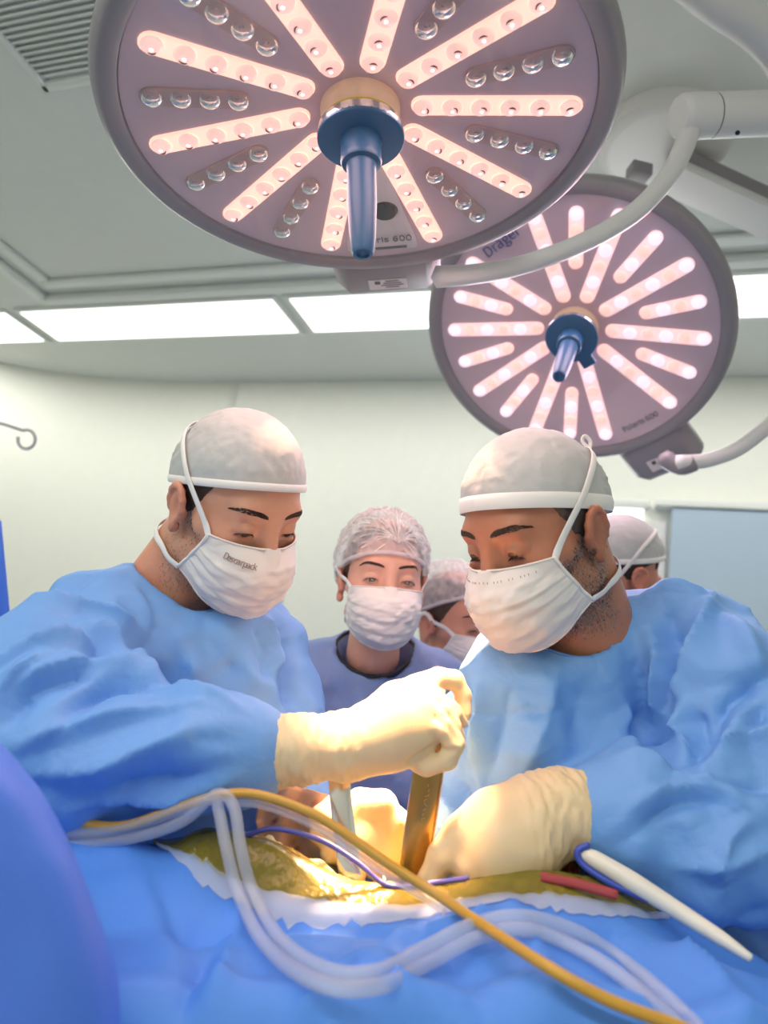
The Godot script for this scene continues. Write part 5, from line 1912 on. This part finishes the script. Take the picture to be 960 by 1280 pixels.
func build_furniture() -> void:
	var R := CB.x.slide(Vector3.UP).normalized()
	var F := Vector3.UP.cross(R).normalized()
	var c := Vector3(wound.x, 0, wound.z) - F * -0.06
	if F.dot(CB.z) < 0:
		F = -F
	c = Vector3(wound.x, 0, wound.z) + F * 0.1
	var bs := Basis(R, Vector3.UP, R.cross(Vector3.UP))
	var t := thing("operating_table", "operating table hidden under the blue drape", "table", c)
	commit("mattress", box(Vector3(0.85, 0.035, 0.23), 0.02, Transform3D(bs, c + Vector3(0, 0.9, 0))), M.mattress_black, t)
	commit("table_top", box(Vector3(0.85, 0.02, 0.24), 0.008, Transform3D(bs, c + Vector3(0, 0.845, 0))), M.table_steel, t)
	commit("column", box(Vector3(0.13, 0.39, 0.11), 0.03, Transform3D(bs, c + Vector3(0, 0.44, 0))), M.table_steel, t)
	commit("base", box(Vector3(0.4, 0.04, 0.2), 0.03, Transform3D(bs, c + Vector3(0, 0.04, 0))), M.table_steel, t)
	# infusion stand: only its hook shows
	var p0 := P(-110, 505, 2.0)
	var t2 := thing("infusion_stand", "thin steel infusion stand whose curled hook shows against the white wall", "stand", Vector3(p0.x, 0, p0.z))
	commit("pole", tube([Vector3(p0.x, 0.03, p0.z), Vector3(p0.x, 1.0, p0.z), p0 + Vector3(0, -0.01, 0)], 0.011, 12, 3), M.table_steel, t2)
	var hk := [p0, P(-40, 522, 2.0), P(0, 529, 2.0), P(25, 537, 2.0)]
	for k in 9:
		var an := -2.0 + 5.4 * k / 8.0
		hk.append(P(33 + 11 * cos(an), 549 + 12 * sin(an), 2.0))
	commit("hook", tube(hk, 0.0042, 8, 4), M.lamp_shell, t2)
	for k in 5:
		var an2 := TAU * k / 5
		commit("foot", tube([Vector3(p0.x, 0.05, p0.z), Vector3(p0.x + cos(an2) * 0.25, 0.03, p0.z + sin(an2) * 0.25)], [0.014, 0.01], 10, 2), M.table_steel, t2)
	# pale equipment column against the wall
	var q := P(347, 690, 2.6)
	var t3 := thing("equipment_column", "narrow pale blue equipment column against the back wall", "equipment", Vector3(q.x, 0, q.z))
	slab("column_body", Vector3(q.x - 0.04, 0.02, q.z - 0.04), Vector3(q.x + 0.04, q.y, q.z + 0.04), M.door_glass, t3, 0.015)
	slab("column_base", Vector3(q.x - 0.15, 0, q.z - 0.15), Vector3(q.x + 0.15, 0.05, q.z + 0.15), M.white_enamel, t3, 0.02)
	slab("column_cap", Vector3(q.x - 0.045, q.y, q.z - 0.045), Vector3(q.x + 0.045, q.y + 0.015, q.z + 0.045), M.white_enamel, t3, 0.006)

# ---------------------------------------------------------------- camera, light, order of building
const PANEL_E := [0.5, 1.45]
const BEAM_E := [3.0, 9.0]
const FACE_E := [0.34, 0.4]
func _ready() -> void:
	CB = Basis.from_euler(Vector3(deg_to_rad(15.03), deg_to_rad(20.11), deg_to_rad(8.27)))
	wound = P(492, 1100, 0.83)
	var cam := Camera3D.new()
	cam.name = "camera"
	cam.transform = Transform3D(CB, CO)
	cam.near = 0.05
	cam.far = 50.0
	var lens_ := CameraAttributesPhysical.new()
	lens_.frustum_focal_length = 18.0
	lens_.frustum_focus_distance = 1.03
	lens_.exposure_aperture = 2.2
	cam.attributes = lens_
	add_child(cam)
	cam.fov = 67.38
	cam.current = true
	var env := Environment.new()
	env.background_mode = Environment.BG_COLOR
	env.background_color = Color(0.02, 0.02, 0.02)
	env.tonemap_mode = Environment.TONE_MAPPER_LINEAR
	env.tonemap_exposure = 1.0
	env.sdfgi_enabled = true
	env.ssao_enabled = true
	env.ssil_enabled = true
	var we := WorldEnvironment.new()
	we.name = "surroundings"
	we.environment = env
	add_child(we)
	make_materials()
	build_room()
	build_ceiling_lights()
	build_lamp(0)
	build_lamp(1)
	build_surgeon_a()
	build_surgeon_b()
	build_nurse()
	build_others()
	build_drapes()
	build_tubes()
	build_instruments()
	build_furniture()
